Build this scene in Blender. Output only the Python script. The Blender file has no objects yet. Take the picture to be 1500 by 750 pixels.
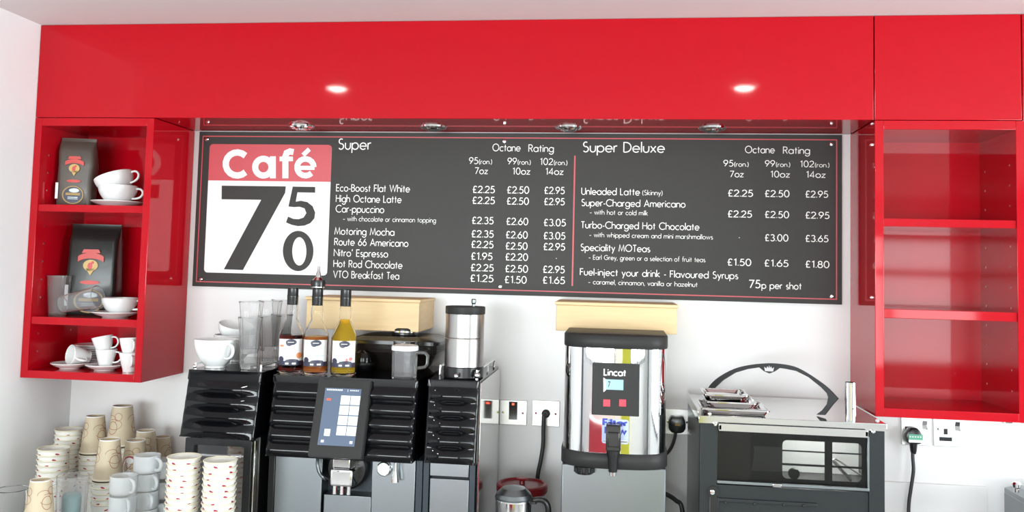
import bpy, bmesh, math, random
from mathutils import Vector, Matrix
random.seed(7)
C = bpy.context.scene
COL = C.collection
PI = math.pi

# ------------------------------------------------------------------ camera
F, SH = 1264.0, -60.8
CAM = Vector((1.355, -2.6346, 1.65))
YAW, PITCH, ROLL = .125, .063, -.0248
RM = Matrix.Rotation(YAW, 3, 'Z') @ Matrix.Rotation(PITCH, 3, 'X') @ Matrix.Rotation(ROLL, 3, 'Y')
cam_d = bpy.data.cameras.new('camera'); cam = bpy.data.objects.new('camera', cam_d); COL.objects.link(cam)
cam_d.sensor_width = 36; cam_d.sensor_fit = 'HORIZONTAL'
cam_d.lens = 36 * F / 1500
cam_d.shift_y = SH / 1500
cam_d.clip_start = .05
cam.matrix_world = Matrix.Translation(CAM) @ (RM @ Matrix.Rotation(PI/2, 3, 'X')).to_4x4()
C.camera = cam

# ------------------------------------------------------------------ light
C.view_settings.view_transform = 'Standard'
C.view_settings.look = 'None'
C.view_settings.gamma = 1
C.view_settings.use_curve_mapping = False
C.view_settings.exposure = -0.14
C.cycles.use_denoising = True
C.cycles.sample_clamp_indirect = 8
w = bpy.data.worlds.new('sky'); C.world = w; w.use_nodes = True
bg = w.node_tree.nodes['Background']
bg.inputs[0].default_value = (.86, .93, 1, 1); bg.inputs[1].default_value = 1.6

def area(name, loc, rot, sx, sy, power, col=(1, 1, 1)):
    l = bpy.data.lights.new(name, 'AREA'); l.shape = 'RECTANGLE'; l.size = sx; l.size_y = sy
    l.energy = power; l.color = col
    o = bpy.data.objects.new(name, l); COL.objects.link(o); o.location = loc; o.rotation_euler = rot
    return o
# daylight entering the front windows (y = -5.5) and the side window on the right
area('daylight_front_left', (-.175, -5.62, 1.45), (PI/2, 0, 0), 2.95, 1.2, 260, (.90, .985, 1))
area('daylight_front_right', (3.25, -5.62, 1.45), (PI/2, 0, 0), 2.2, 1.2, 80, (.90, .985, 1))
area('daylight_right', (5.1, -2.2, 1.35), (PI/2, 0, PI/2), 2.2, 1.6, 175, (.90, .985, 1))



# ------------------------------------------------------------------ pixel rays -> points on real planes
def ray(u, v): return RM @ Vector(((u-750)/F, 1, -(v-375-SH)/F))
def at(u, v, y):
    d = ray(u, v); return CAM + d*((y-CAM.y)/d.y)
def atx(u, v, x):
    d = ray(u, v); return CAM + d*((x-CAM.x)/d.x)
def atz(u, v, z):
    d = ray(u, v); return CAM + d*((z-CAM.z)/d.z)

# ------------------------------------------------------------------ materials
MATS = {}
def mat(name, col, rough=.5, metal=0, coat=0, trans=0, ior=1.5, emit=None, es=0, noise=0, nscale=40, bump=0, spec=.5, alpha=1, aniso=None):
    m = bpy.data.materials.new(name); m.use_nodes = True
    nt = m.node_tree; p = nt.nodes['Principled BSDF']
    p.inputs['Base Color'].default_value = (*col, 1)
    p.inputs['Roughness'].default_value = rough
    p.inputs['Metallic'].default_value = metal
    p.inputs['Coat Weight'].default_value = coat
    p.inputs['Coat Roughness'].default_value = .02
    p.inputs['Transmission Weight'].default_value = trans
    p.inputs['IOR'].default_value = ior
    p.inputs['Specular IOR Level'].default_value = spec
    p.inputs['Alpha'].default_value = alpha
    if emit:
        p.inputs['Emission Color'].default_value = (*emit, 1); p.inputs['Emission Strength'].default_value = es
    if noise or bump or aniso:
        tc = nt.nodes.new('ShaderNodeTexCoord'); mp = nt.nodes.new('ShaderNodeMapping')
        nt.links.new(tc.outputs['Object'], mp.inputs[0])
        if aniso: mp.inputs['Scale'].default_value = aniso
        nz = nt.nodes.new('ShaderNodeTexNoise'); nz.inputs['Scale'].default_value = nscale
        nz.inputs['Detail'].default_value = 4
        nt.links.new(mp.outputs[0], nz.inputs[0])
        if noise:
            mx = nt.nodes.new('ShaderNodeMix'); mx.data_type = 'RGBA'
            a = tuple(max(0, c*(1-noise)) for c in col); b = tuple(min(1, c*(1+noise)) for c in col)
            mx.inputs[6].default_value = (*a, 1); mx.inputs[7].default_value = (*b, 1)
            nt.links.new(nz.outputs[0], mx.inputs[0]); nt.links.new(mx.outputs[2], p.inputs['Base Color'])
        if bump:
            bp = nt.nodes.new('ShaderNodeBump'); bp.inputs['Strength'].default_value = bump; bp.inputs['Distance'].default_value = .002
            nt.links.new(nz.outputs[0], bp.inputs['Height']); nt.links.new(bp.outputs[0], p.inputs['Normal'])
    MATS[name] = m
    return m
M_wall = mat('white_wall', (.80, .79, .79), .3, noise=.015, nscale=6, spec=.5)
M_wall_matt = mat('matt_white_wall', (.86, .87, .88), .6, noise=.02, nscale=6)
M_ceil = mat('ceiling_paint', (.78, .76, .76), .8, noise=.02, nscale=5)
M_floor = mat('floor_tile', (.33, .32, .31), .4, noise=.15, nscale=5)
M_red = mat('red_gloss', (.46, .0025, .0105), .06, noise=.03, nscale=30, spec=.31)
M_red_edge = mat('red_edging', (.60, .05, .07), .3, noise=.03)
M_peg = mat('peg_metal', (.75, .7, .7), .3, 1)
M_board = mat('board_black', (.043, .040, .038), .45, noise=.06, nscale=60, spec=.2)
M_boardred = mat('board_red', (.55, .07, .085), .4, noise=.03)
M_boardwhite = mat('board_white', (.82, .81, .82), .4, noise=.02)
M_letter = mat('lettering_white', (.86, .84, .81), .45)
M_chrome = mat('chrome', (.86, .86, .87), .04, 1)
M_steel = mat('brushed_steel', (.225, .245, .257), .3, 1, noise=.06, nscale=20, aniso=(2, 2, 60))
M_steel2 = mat('mirror_steel', (.66, .65, .645), .07, 1, noise=.02, nscale=8)
M_black = mat('black_plastic', (.012, .012, .013), .25, noise=.1, nscale=20)
M_gloss = mat('gloss_black', (.004, .004, .005), .045, spec=.34)
M_dark = mat('dark_grey_plastic', (.030, .029, .029), .45, noise=.08, nscale=30, spec=.2)
M_slate = mat('blue_slate_plastic', (.022, .032, .042), .4, noise=.06, spec=.35)
M_rubber = mat('cable_rubber', (.02, .02, .021), .5, noise=.1)
M_wood = mat('pale_wood', (.76, .55, .30), .5, noise=.14, nscale=6, aniso=(1, 3, 14))
M_china = mat('white_china', (.84, .84, .84), .08, coat=.3, noise=.01)
M_paper = mat('cup_paper', (.82, .80, .75), .55, noise=.02)
M_rim = mat('cup_rim', (.72, .67, .52), .5, noise=.03)
M_fleck = mat('cup_red', (.38, .02, .05), .5, noise=.05)
M_kraft = mat('kraft_cup', (.56, .47, .33), .6, noise=.06)
M_kraftline = mat('kraft_print', (.30, .12, .07), .6, noise=.05)
M_glass = mat('clear_glass', (.985, .99, .99), .0, trans=1, ior=1.12, spec=1)
M_mug = mat('mug_glass', (.93, .95, .96), .12, trans=.66, ior=1.15)
M_pane = mat('tinted_pane', (.42, .42, .42), .0, trans=1, ior=1.3)
M_smoke = mat('smoked_plastic', (.10, .085, .08), .05, trans=.85, ior=1.1)
M_teal = mat('teal_plastic', (.12, .28, .28), .3, noise=.1)
M_syr_red = mat('dark_red_syrup', (.30, .03, .02), .0, trans=1, ior=1.15)
M_syr_amber = mat('amber_syrup', (.75, .24, .05), .0, trans=.85, ior=1.15)
M_syr_gold = mat('golden_syrup', (.98, .66, .05), .0, trans=.86, ior=1.12)
M_label = mat('paper_label', (.84, .84, .86), .4, noise=.02)
M_orange = mat('orange_print', (.8, .3, .12), .4, noise=.05)
M_navy = mat('navy_print', (.03, .03, .06), .4, noise=.05)
M_blueprint = mat('blue_print', (.03, .05, .42), .4, noise=.05)
M_paleblue = mat('pale_blue_print', (.50, .58, .82), .4, noise=.05)
M_bagbrown = mat('brown_foil_bag', (.095, .078, .066), .38, noise=.25, nscale=25, bump=.25)
M_bagblack = mat('black_foil_bag', (.016, .018, .017), .3, noise=.3, nscale=25, bump=.25)
M_bagred = mat('bag_red_print', (.55, .04, .03), .4, noise=.1)
M_gold = mat('bag_gold_print', (.55, .36, .10), .4, noise=.1)
M_oven = mat('oven_grey_enamel', (.018, .021, .022), .38, noise=.08, nscale=60, spec=.25)
M_ovenin = mat('oven_inside', (.012, .012, .013), .4, noise=.1, spec=.3)
M_arch = mat('arch_grey', (.055, .058, .06), .5, noise=.06, spec=.3)
M_top = mat('worktop', (.30, .30, .31), .35, noise=.2, nscale=80)  # unseen worktop, its grey lightened to bounce light upwards
M_pale = mat('frosted_window', (.80, .86, .85), .35, noise=.05, nscale=4)  # pale face for the dial and the oven's stand-in reflection
M_screen = mat('screen_blue', (.03, .04, .06), .15, emit=(.16, .22, .33), es=.9)
M_tile = mat('screen_tile', (.3, .3, .3), .15, emit=(.85, .95, 1), es=.95)
M_screenred = mat('screen_red', (.3, .05, .03), .15, emit=(.9, .2, .12), es=.8)
M_lcd = mat('lcd_blue', (.1, .2, .25), .2, emit=(.45, .78, .92), es=.9)
M_neon = mat('neon_red', (.5, .02, .01), .3, emit=(1, .08, .03), es=3)
M_button = mat('button_red', (.50, .03, .06), .4, emit=(.8, .05, .1), es=.15)
M_redlid = mat('red_lid', (.20, .010, .014), .3, noise=.1)
M_green = mat('green_label', (.12, .42, .28), .45, noise=.2, nscale=90)
M_brass = mat('brass_print', (.35, .22, .05), .4, noise=.1)
M_lamp = mat('lamp_lens', (.9, .9, .9), .3, emit=(1, .96, .9), es=90)
M_lampoff = mat('lamp_reflector', (.75, .75, .75), .12, 1, noise=.05)
M_yellow = mat('yellow_paint', (.62, .60, .05), .5, noise=.05)
M_frame = mat('window_frame_grey', (.10, .10, .11), .4, noise=.05)
M_haze = mat('worn_glass', (.96, .96, .96), .02, trans=.93, ior=1.22, spec=.8)  # glass with a little white diffuse mixed in
M_satin = mat('satin_steel', (.46, .44, .43), .3, 1, noise=.05, nscale=15, aniso=(30, 30, 1))
M_acrylic = mat('clear_acrylic', (.96, .96, .97), .05, trans=.92, ior=1.25)
M_plate = mat('socket_plate_steel', (.78, .78, .77), .38, .8, noise=.04, nscale=30)

# ------------------------------------------------------------------ mesh helpers
class MB:
    def __init__(s): s.bm = bmesh.new()
    def box(s, x0, x1, y0, y1, z0, z1, bev=0, mi=0, seg=2):
        b = bmesh.new(); bmesh.ops.create_cube(b, size=1)
        for v in b.verts:
            v.co = ((x0+x1)/2+v.co.x*(x1-x0), (y0+y1)/2+v.co.y*(y1-y0), (z0+z1)/2+v.co.z*(z1-z0))
        if bev: bmesh.ops.bevel(b, geom=b.edges[:], offset=bev, segments=seg, affect='EDGES', profile=.5)
        return s.add(b, mi)
    def add(s, b, mi=0):
        for f in b.faces: f.material_index = mi
        bmesh.ops.recalc_face_normals(b, faces=b.faces[:])
        me = bpy.data.meshes.new('t'); b.to_mesh(me); b.free()
        n = len(s.bm.faces); s.bm.from_mesh(me); bpy.data.meshes.remove(me)
        return s
    def lathe(s, prof, seg=40, c=(0, 0, 0), mi=0, cap=True, axis='Z', sx=1, sy=1):
        b = bmesh.new(); rings = []
        for r, z in prof:
            if r < 1e-6: rings.append([b.verts.new((0, 0, z))])
            else: rings.append([b.verts.new((r*math.cos(2*PI*k/seg)*sx, r*math.sin(2*PI*k/seg)*sy, z)) for k in range(seg)])
        for A, B in zip(rings, rings[1:]):
            if len(A) == 1 and len(B) == 1: continue
            for k in range(seg):
                k2 = (k+1) % seg
                if len(A) == 1: b.faces.new((A[0], B[k], B[k2]))
                elif len(B) == 1: b.faces.new((A[k], A[k2], B[0]))
                else: b.faces.new((A[k], A[k2], B[k2], B[k]))
        if cap:
            for R in (rings[0], rings[-1]):
                if len(R) > 1: b.faces.new(R)
        T = Matrix.Translation(c)
        if axis == 'Y': T = T @ Matrix.Rotation(PI/2, 4, 'X')
        if axis == 'X': T = T @ Matrix.Rotation(PI/2, 4, 'Y')
        if isinstance(axis, Matrix): T = T @ axis
        bmesh.ops.transform(b, matrix=T, verts=b.verts[:])
        return s.add(b, mi)
    def tube(s, pts, r, seg=10, mi=0, closed=False, flat=1):
        b = bmesh.new(); P = [Vector(p) for p in pts]; n = len(P); rings = []
        prev = None
        for i in range(n):
            if closed: t = P[(i+1) % n]-P[i-1]
            else: t = P[min(i+1, n-1)]-P[max(i-1, 0)]
            t.normalize()
            if prev is None:
                a = Vector((0, 0, 1)) if abs(t.z) < .9 else Vector((1, 0, 0))
                x = a.cross(t).normalized()
            else:
                x = (prev - t*prev.dot(t)).normalized()
            prev = x; y = t.cross(x)
            rr = r[i] if isinstance(r, (list, tuple)) else r
            rings.append([b.verts.new(P[i]+(x*math.cos(2*PI*k/seg)+y*math.sin(2*PI*k/seg)*flat)*rr) for k in range(seg)])
        m = n if closed else n-1
        for i in range(m):
            A, B = rings[i], rings[(i+1) % n]
            for k in range(seg): b.faces.new((A[k], A[(k+1) % seg], B[(k+1) % seg], B[k]))
        if not closed: b.faces.new(rings[0]); b.faces.new(rings[-1])
        return s.add(b, mi)
    def prism(s, poly, y0, y1, mi=0, bev=0, holes=None):      # poly in (x, z), extruded along y
        b = bmesh.new()
        A = [b.verts.new((x, y0, z)) for x, z in poly]; B = [b.verts.new((x, y1, z)) for x, z in poly]
        n = len(poly)
        b.faces.new(A); b.faces.new(B[::-1])
        for k in range(n): b.faces.new((A[k], A[(k+1) % n], B[(k+1) % n], B[k]))
        bmesh.ops.recalc_face_normals(b, faces=b.faces[:])
        if bev: bmesh.ops.bevel(b, geom=b.edges[:], offset=bev, segments=2, affect='EDGES', profile=.5)
        for f in b.faces: f.normal_update()
        bmesh.ops.triangulate(b, faces=[f for f in b.faces if len(f.verts) > 4], ngon_method='EAR_CLIP')
        return s.add(b, mi)
    def ring_prism(s, outer, inner, y0, y1, mi=0):              # two outlines with the same number of points
        b = bmesh.new(); n = len(outer)
        V = [[b.verts.new((x, y, z)) for x, z in L] for L in (outer, inner) for y in (y0, y1)]
        o0, o1, i0, i1 = V
        for k in range(n):
            j = (k+1) % n
            b.faces.new((o0[k], o0[j], i0[j], i0[k])); b.faces.new((o1[k], i1[k], i1[j], o1[j]))
            b.faces.new((o0[k], o1[k], o1[j], o0[j])); b.faces.new((i0[k], i0[j], i1[j], i1[k]))
        return s.add(b, mi)
    def loft(s, rings, mi=0, cap=True, closed=True):
        b = bmesh.new(); R = [[b.verts.new(p) for p in r] for r in rings]; n = len(R[0])
        for A, B in zip(R, R[1:]):
            for k in range(n if closed else n-1):
                b.faces.new((A[k], A[(k+1) % n], B[(k+1) % n], B[k]))
        if cap and closed: b.faces.new(R[0]); b.faces.new(R[-1])
        return s.add(b, mi)
    def sphere(s, c, r, mi=0, sx=1, sy=1, sz=1, seg=28):
        n = seg//2
        prof = [(max(0, r*math.sin(PI*k/n))*1, -r*math.cos(PI*k/n)*sz) for k in range(n+1)]
        prof[0] = (0, -r*sz); prof[-1] = (0, r*sz)
        return s.lathe(prof, seg, c, mi, cap=False, sx=sx, sy=sy)
    def build(s, name, m, parent=None, smooth=20, local=False):
        me = bpy.data.meshes.new(name)
        s.bm.to_mesh(me); s.bm.free()
        for q in (m if isinstance(m, (list, tuple)) else [m]): me.materials.append(q)
        o = bpy.data.objects.new(name, me); COL.objects.link(o)
        if parent:
            if not local:
                base = Vector(parent.location)
                if parent.parent: base = base + Vector(parent.parent.location)
                if parent.type == 'MESH': base = Vector(parent.parent.location) if parent.parent else Vector(parent.location)
                me.transform(Matrix.Translation(-base))
            o.parent = parent
        for p in me.polygons: p.use_smooth = True
        try: me.set_sharp_from_angle(angle=math.radians(smooth))
        except Exception: pass
        return o

LABELS = []
def tag(o, label, cat, group=None):
    o['label'] = label; o['category'] = cat
    if group: o['group'] = group
    return o
def thing(name, label, cat, loc, group=None, rz=0):
    o = bpy.data.objects.new(name, None); COL.objects.link(o)
    o.empty_display_size = .05
    o.location = loc; o.rotation_euler = (0, 0, rz)
    return tag(o, label, cat, group)
def struct(o): o['kind'] = 'structure'; return o
def dup(root, loc, rot=(0, 0, 0), label=None, group=None, scale=None):
    r = root.copy(); COL.objects.link(r); r.location = loc; r.rotation_euler = rot
    if scale: r.scale = scale if isinstance(scale, tuple) else (scale,)*3
    if label: r['label'] = label
    if group: r['group'] = group
    for ch in list(root.children):
        c = ch.copy(); COL.objects.link(c); c.parent = r
        for g in ch.children:
            d = g.copy(); COL.objects.link(d); d.parent = c
    return r
def rrect(x0, x1, z0, z1, r, n=6):
    out = []
    for cx, cz, a in ((x1-r, z1-r, 0), (x0+r, z1-r, 90), (x0+r, z0+r, 180), (x1-r, z0+r, 270)):
        for k in range(n+1):
            t = math.radians(a+90*k/n); out.append((cx+r*math.cos(t), cz+r*math.sin(t)))
    return out
def circ(cx, cz, r, n=28, rz=None):
    return [(cx+r*math.cos(2*PI*k/n), cz+(rz or r)*math.sin(2*PI*k/n)) for k in range(n)]
def bez(p0, p1, p2, p3, n=12):
    P = [Vector(p) for p in (p0, p1, p2, p3)]
    return [P[0]*(1-t)**3+P[1]*3*t*(1-t)**2+P[2]*3*t*t*(1-t)+P[3]*t**3 for t in [k/n for k in range(n+1)]]
def spline(pts, n=8):
    P = [Vector(p) for p in pts]; P = [P[0]*2-P[1]]+P+[P[-1]*2-P[-2]]; out = []
    for i in range(1, len(P)-2):
        for k in range(n):
            t = k/n; a, b, c, d = P[i-1:i+3]
            out.append(.5*((2*b)+(c-a)*t+(2*a-5*b+4*c-d)*t*t+(3*b-a-3*c+d)*t**3))
    out.append(P[-2]); return out

# ------------------------------------------------------------------ stroke lettering (geometric sans)
def arc(cx, cy, r, a0, a1, ry=None, n=None):
    n = n or max(3, int(abs(a1-a0)/22)+1)
    return [(cx+r*math.cos(math.radians(a0+(a1-a0)*k/n)), cy+(ry or r)*math.sin(math.radians(a0+(a1-a0)*k/n))) for k in range(n+1)]
R_ = .31
def bowl(cx=.31): return arc(cx, .31, .31, 0, 360, n=18)
S_big = arc(.28, .76, .21, 50, 270, .23)+arc(.28, .27, .25, 90, -145, .27)[1:]
S_sml = arc(.2, .46, .15, 50, 270, .15)+arc(.2, .155, .18, 90, -140, .155)[1:]
D0 = arc(.31, .5, .29, 0, 360, .5, 20)
G = {
 ' ': (.44, []), '.': (.06, [[(.03, 0), (.03, .10)]]), ',': (.08, [[(.06, .09), (.0, -.14)]]), '-': (.26, [[(0, .33), (.26, .33)]]),
 "'": (.1, [[(.09, 1.02), (.03, .74)]]), '(': (.2, [arc(.42, .42, .38, 125, 235, .68)]), ')': (.2, [arc(-.22, .42, .38, 55, -55, .68)]),
 'a': (.62, [bowl(), [(.62, .62), (.62, 0)]]), 'b': (.62, [bowl(), [(0, 1.04), (0, 0)]]), 'c': (.52, [arc(.31, .31, .31, 47, 313)]),
 'd': (.62, [bowl(), [(.62, 1.04), (.62, 0)]]), 'e': (.62, [[(0, .31), (.62, .31)]+arc(.31, .31, .31, 0, 318)[1:]]),
 'f': (.34, [arc(.34, .86, .19, 85, 180)+[(.15, 0)], [(0, .6), (.32, .6)]]),
 'g': (.62, [bowl(), [(.62, .62), (.62, -.02)]+arc(.31, -.02, .31, 0, -155, .32)[1:]]),
 'h': (.52, [[(0, 1.04), (0, 0)], arc(.26, .36, .26, 180, 0)+[(.52, 0)]]), 'i': (.04, [[(.02, .6), (.02, 0)], [(.02, .8), (.02, .92)]]),
 'j': (.1, [[(.06, .6), (.06, -.34)], [(.06, .8), (.06, .92)]]), 'k': (.46, [[(0, 1.04), (0, 0)], [(.42, .62), (.02, .3), (.46, 0)]]),
 'l': (.04, [[(.02, 1.04), (.02, 0)]]), 'm': (.86, [[(0, .62), (0, 0)], arc(.215, .4, .215, 180, 0)+[(.43, 0)], arc(.645, .4, .215, 180, 0)+[(.86, 0)]]),
 'n': (.5, [[(0, .62), (0, 0)], arc(.25, .37, .25, 180, 0)+[(.5, 0)]]), 'o': (.62, [bowl()]), 'p': (.62, [bowl(), [(0, .62), (0, -.34)]]),
 'r': (.28, [[(0, .62), (0, 0)], arc(.24, .38, .24, 180, 75)]), 's': (.38, [S_sml]), 't': (.32, [[(.16, .88), (.16, 0)], [(0, .6), (.32, .6)]]),
 'u': (.5, [[(0, .62), (0, .25)]+arc(.25, .25, .25, 180, 360)[1:]+[(.5, .62)]]), 'v': (.5, [[(0, .62), (.25, .02), (.5, .62)]]),
 'w': (.8, [[(0, .62), (.2, .02), (.4, .6), (.6, .02), (.8, .62)]]), 'x': (.48, [[(0, .62), (.48, 0)], [(.48, .62), (0, 0)]]),
 'y': (.5, [[(0, .62), (.26, .04)], [(.5, .62), (.12, -.34)]]), 'z': (.46, [[(0, .58), (.44, .58), (0, .03), (.46, .03)]]),
 'A': (.76, [[(0, 0), (.38, .98), (.76, 0)], [(.14, .32), (.62, .32)]]), 'B': (.52, [[(0, 0), (0, .97)]+arc(.24, .75, .21, 90, -90, .22)+[(0, .53)], [(.1, .53)]+arc(.26, .27, .26, 90, -90, .26)+[(0, .01)]]),
 'C': (.84, [arc(.5, .5, .5, 45, 315)]), 'D': (.68, [[(0, 0), (0, .97), (.2, .97)]+arc(.2, .49, .48, 90, -90, .48)+[(0, .01)]]),
 'E': (.46, [[(.46, .96), (0, .96), (0, .03), (.46, .03)], [(0, .5), (.42, .5)]]), 'F': (.44, [[(.44, .96), (0, .96), (0, 0)], [(0, .5), (.4, .5)]]),
 'G': (.96, [arc(.5, .5, .48, 42, 358)+[(.56, .48)]]), 'H': (.64, [[(0, 1), (0, 0)], [(.64, 1), (.64, 0)], [(0, .52), (.64, .52)]]),
 'L': (.4, [[(0, 1), (0, .03), (.4, .03)]]), 'M': (.86, [[(.0, 0), (.13, .97), (.43, .1), (.73, .97), (.86, 0)]]), 'N': (.7, [[(0, 0), (0, .95), (.7, .05), (.7, 1)]]),
 'O': (1., [arc(.5, .5, .49, 0, 360, n=22)]), 'R': (.54, [[(0, 0), (0, .97)]+arc(.26, .73, .24, 90, -90, .24)+[(0, .49)], [(.24, .49), (.54, 0)]]),
 'S': (.54, [S_big]), 'T': (.52, [[(.26, .97), (.26, 0)], [(0, .96), (.52, .96)]]), 'U': (.6, [[(0, 1), (0, .3)]+arc(.3, .3, .3, 180, 360)[1:]+[(.6, 1)]]),
 'V': (.72, [[(0, 1), (.36, .03), (.72, 1)]]), 'W': (1.1, [[(0, 1), (.28, .04), (.55, .95), (.82, .04), (1.1, 1)]]), 'Y': (.6, [[(0, 1), (.3, .5), (.6, 1)], [(.3, .5), (.3, 0)]]),
 '0': (.62, [D0]), '1': (.34, [[(.06, .82), (.26, .97), (.26, 0)]]), '2': (.56, [arc(.28, .70, .26, 165, -25, .27)+[(0, .03), (.56, .03)]]),
 '3': (.54, [arc(.26, .74, .22, 150, -90, .23)+arc(.26, .26, .27, 90, -150, .25)[0:]]), '4': (.6, [[(.44, 0), (.44, .97), (0, .25), (.6, .25)]]),
 '5': (.54, [[(.5, .96), (.16, .96), (.08, .56)]+arc(.24, .31, .29, 112, -140, .3)]), '6': (.58, [arc(.29, .3, .28, 0, 360, n=16), [(.42, .98), (.06, .44)]]),
 '7': (.56, [[(0, .95), (.54, .95), (.14, 0)]]), '8': (.56, [arc(.28, .74, .21, 0, 360, .23, 14), arc(.28, .26, .27, 0, 360, .26, 16)]),
 '9': (.58, [arc(.29, .7, .28, 0, 360, n=16), [(.16, .02), (.52, .56)]]),
 '\u00a3': (.58, [arc(.36, .72, .2, 25, 180, .25)+[(.16, .03), (.56, .03)], [(.0, .46), (.42, .46)]]),
}
G['\u2013'] = (.4, [[(0, .33), (.4, .33)]])
TRACK = .17
def tex_w(t, sizes):
    return sum((G[c][0]+(TRACK if c != ' ' else .04))*s for c, s in zip(t, sizes))
def ribbon(b, pts, wd, place):
    closed = len(pts) > 3 and (Vector(pts[0])-Vector(pts[-1])).length < 1e-4
    P = [Vector(p) for p in (pts[:-1] if closed else pts)]; n = len(P); L = []
    for i in range(n):
        if closed: a, c = P[i-1], P[(i+1) % n]
        else: a, c = P[max(i-1, 0)], P[min(i+1, n-1)]
        d1 = (P[i]-a); d2 = (c-P[i])
        if d1.length < 1e-6: d1 = d2
        if d2.length < 1e-6: d2 = d1
        d1.normalize(); d2.normalize()
        t = (d1+d2)
        if t.length < 1e-3: t = d1
        t.normalize(); nn = Vector((-t.y, t.x))
        k = 1/max(.5, nn.dot(Vector((-d1.y, d1.x))))
        L.append((b.verts.new(place(P[i]+nn*wd*.5*k)), b.verts.new(place(P[i]-nn*wd*.5*k))))
    for i in range(n if closed else n-1):
        A, B = L[i], L[(i+1) % n]
        b.faces.new((A[0], B[0], B[1], A[1]))
def text(mb, t, p0, width, cap, pen=.11, mi=0, small=None, sm=.72, tilt=None):
    """lettering in a plane facing -y; p0 = left end of the baseline, width = length to fill"""
    sizes = [1]*len(t)
    if small is not None:
        for i in range(small, len(t)): sizes[i] = sm
    tw = tex_w(t, sizes)-TRACK*sizes[-1]
    sx = width/tw; b = bmesh.new(); x = 0
    for c, s in zip(t, sizes):
        g = G[c]
        for si, st in enumerate(g[1]):
            def place(q, x=x, s=s, si=si):
                a = (x+q.x*s)*sx; z = q.y*s*cap
                return (p0[0]+a, p0[1]-.00012*si, p0[2]+z)
            k = sx/cap
            ribbon(b, st, pen, place)
        x += (g[0]+(TRACK if c != ' ' else .04))*s
    for f in b.faces: f.material_index = mi
    for f in b.faces:
        f.normal_update()
        if f.normal.y > 0: f.normal_flip()
    me = bpy.data.meshes.new('t'); b.to_mesh(me); b.free(); mb.bm.from_mesh(me); bpy.data.meshes.remove(me)

# ================================================================== SETTING
WX, ZC, ZS, D = -.4036, 2.3554, 2.0715, .249
XR, YF = 5.0, -5.5
struct(MB().box(-3.2, XR+.1, YF-.1, .1, -.1, 0).build('floor', M_floor))
struct(MB().box(-3.2, XR+.1, YF-.1, .1, ZC, ZC+.1).build('ceiling', M_ceil))
struct(MB().box(WX-.12, XR+.1, 0, .1, 0, ZC).build('wall_back', M_wall))
struct(MB().box(WX-.12, WX, -.66, 0, 0, ZC).build('wall_left', M_wall_matt))
struct(MB().box(-3.0, WX-.0, -.78, -.6605, 0, ZC).build('wall_left_return', M_wall_matt))
struct(MB().box(-3.1, -3.0, YF, -.661, 0, ZC).build('wall_far_left', M_wall_matt))
wf = MB()
wf.box(-3.1, XR, YF-.1, YF, 0, .85).box(-3.1, XR, YF-.1, YF, 2.05, ZC)
for a, b in ((-3.1, -1.65), (1.3, 2.15), (4.35, XR)): wf.box(a, b, YF-.1, YF, .85, 2.05)
struct(wf.build('wall_front', M_wall_matt))
wr = MB()
wr.box(XR, XR+.1, YF, 0, 0, .55).box(XR, XR+.1, YF, 0, 2.15, ZC).box(XR, XR+.1, YF, -3.3, .55, 2.15).box(XR, XR+.1, -1.1, 0, .55, 2.15)
struct(wr.build('wall_right', M_wall_matt))
for i, (a, b) in enumerate(((-1.65, 1.3), (2.15, 4.35))):  # left window, out of view, widened toward the centre to brighten the kettle gap
    f = MB()
    for x in (a, (a*2+b)/3, (a+2*b)/3, b): f.box(x-.03, x+.03, YF-.05, YF+.01, .85, 2.05)
    for z in (.88, 1.7, 2.02): f.box(a, b, YF-.05, YF+.01, z-.03, z+.03)
    struct(f.build('window_%d' % (i+1), M_frame))
f = MB()
for y in (-3.3, -2.2, -1.1): f.box(XR-.01, XR+.05, y-.03, y+.03, .55, 2.15)
for z in (.58, 2.12): f.box(XR-.01, XR+.05, -3.3, -1.1, z-.03, z+.03)
struct(f.build('window_3', M_frame))
# yellow and red blocks added out of view, only to show in the chrome
struct(MB().box(1.50, 1.92, -4.4, -4.14, 0, ZC, .01).build('pillar_front', M_yellow))
for i, (x, y) in enumerate(((-1.2, -3.6), (4.6, -4.4))):  # dark posts added out of view for stripes in the chrome
    struct(MB().box(x-.16, x+.16, y-.1, y+.1, 0, ZC, .01).build('trim_%d' % (i+2), M_frame))
struct(MB().box(-.2, 1.2, -4.3, -4.2, 0, .62, .01).build('partition_front', M_red_edge))
# white upstand on the wall at the right
p = at(1330, 706, 0)
struct(MB().box(2.03, 2.395, -.012, 0, .885, p.z, .002).build('trim_1', M_wall))

# worktop on a plinth
t = thing('worktop', 'dark stone worktop running along the wall under the machines', 'worktop', (1.2, -.35, 0))
MB().box(WX+.002, 3.2, -.68, -.003, .845, .885, .004).build('counter_slab', M_top, t)
MB().box(WX+.002, 3.2, -.62, -.02, 0, .845).build('base_unit', M_frame, t)

# ================================================================== BULKHEAD
def bulkhead(x0, x1, label):
    t = thing('bulkhead', label, 'bulkhead', ((x0+x1)/2, -D/2, ZS))
    MB().box(x0, x1, -D, -D+.018, ZS, ZC-.001, .0012).build('fascia', M_red, t)
    MB().box(x0, x1, -D+.018, -.001, ZS, ZS+.018).build('underside', M_red, t)
    return t
bulkhead(WX+.001, 2.0225, 'long glossy red bulkhead spanning over the menu board and left cabinet')
bulkhead(2.0255, 2.3945, 'short glossy red bulkhead panel above the empty right cabinet')
bulkhead(2.3975, 2.80, 'glossy red bulkhead panel cut off by the right picture edge')

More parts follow.
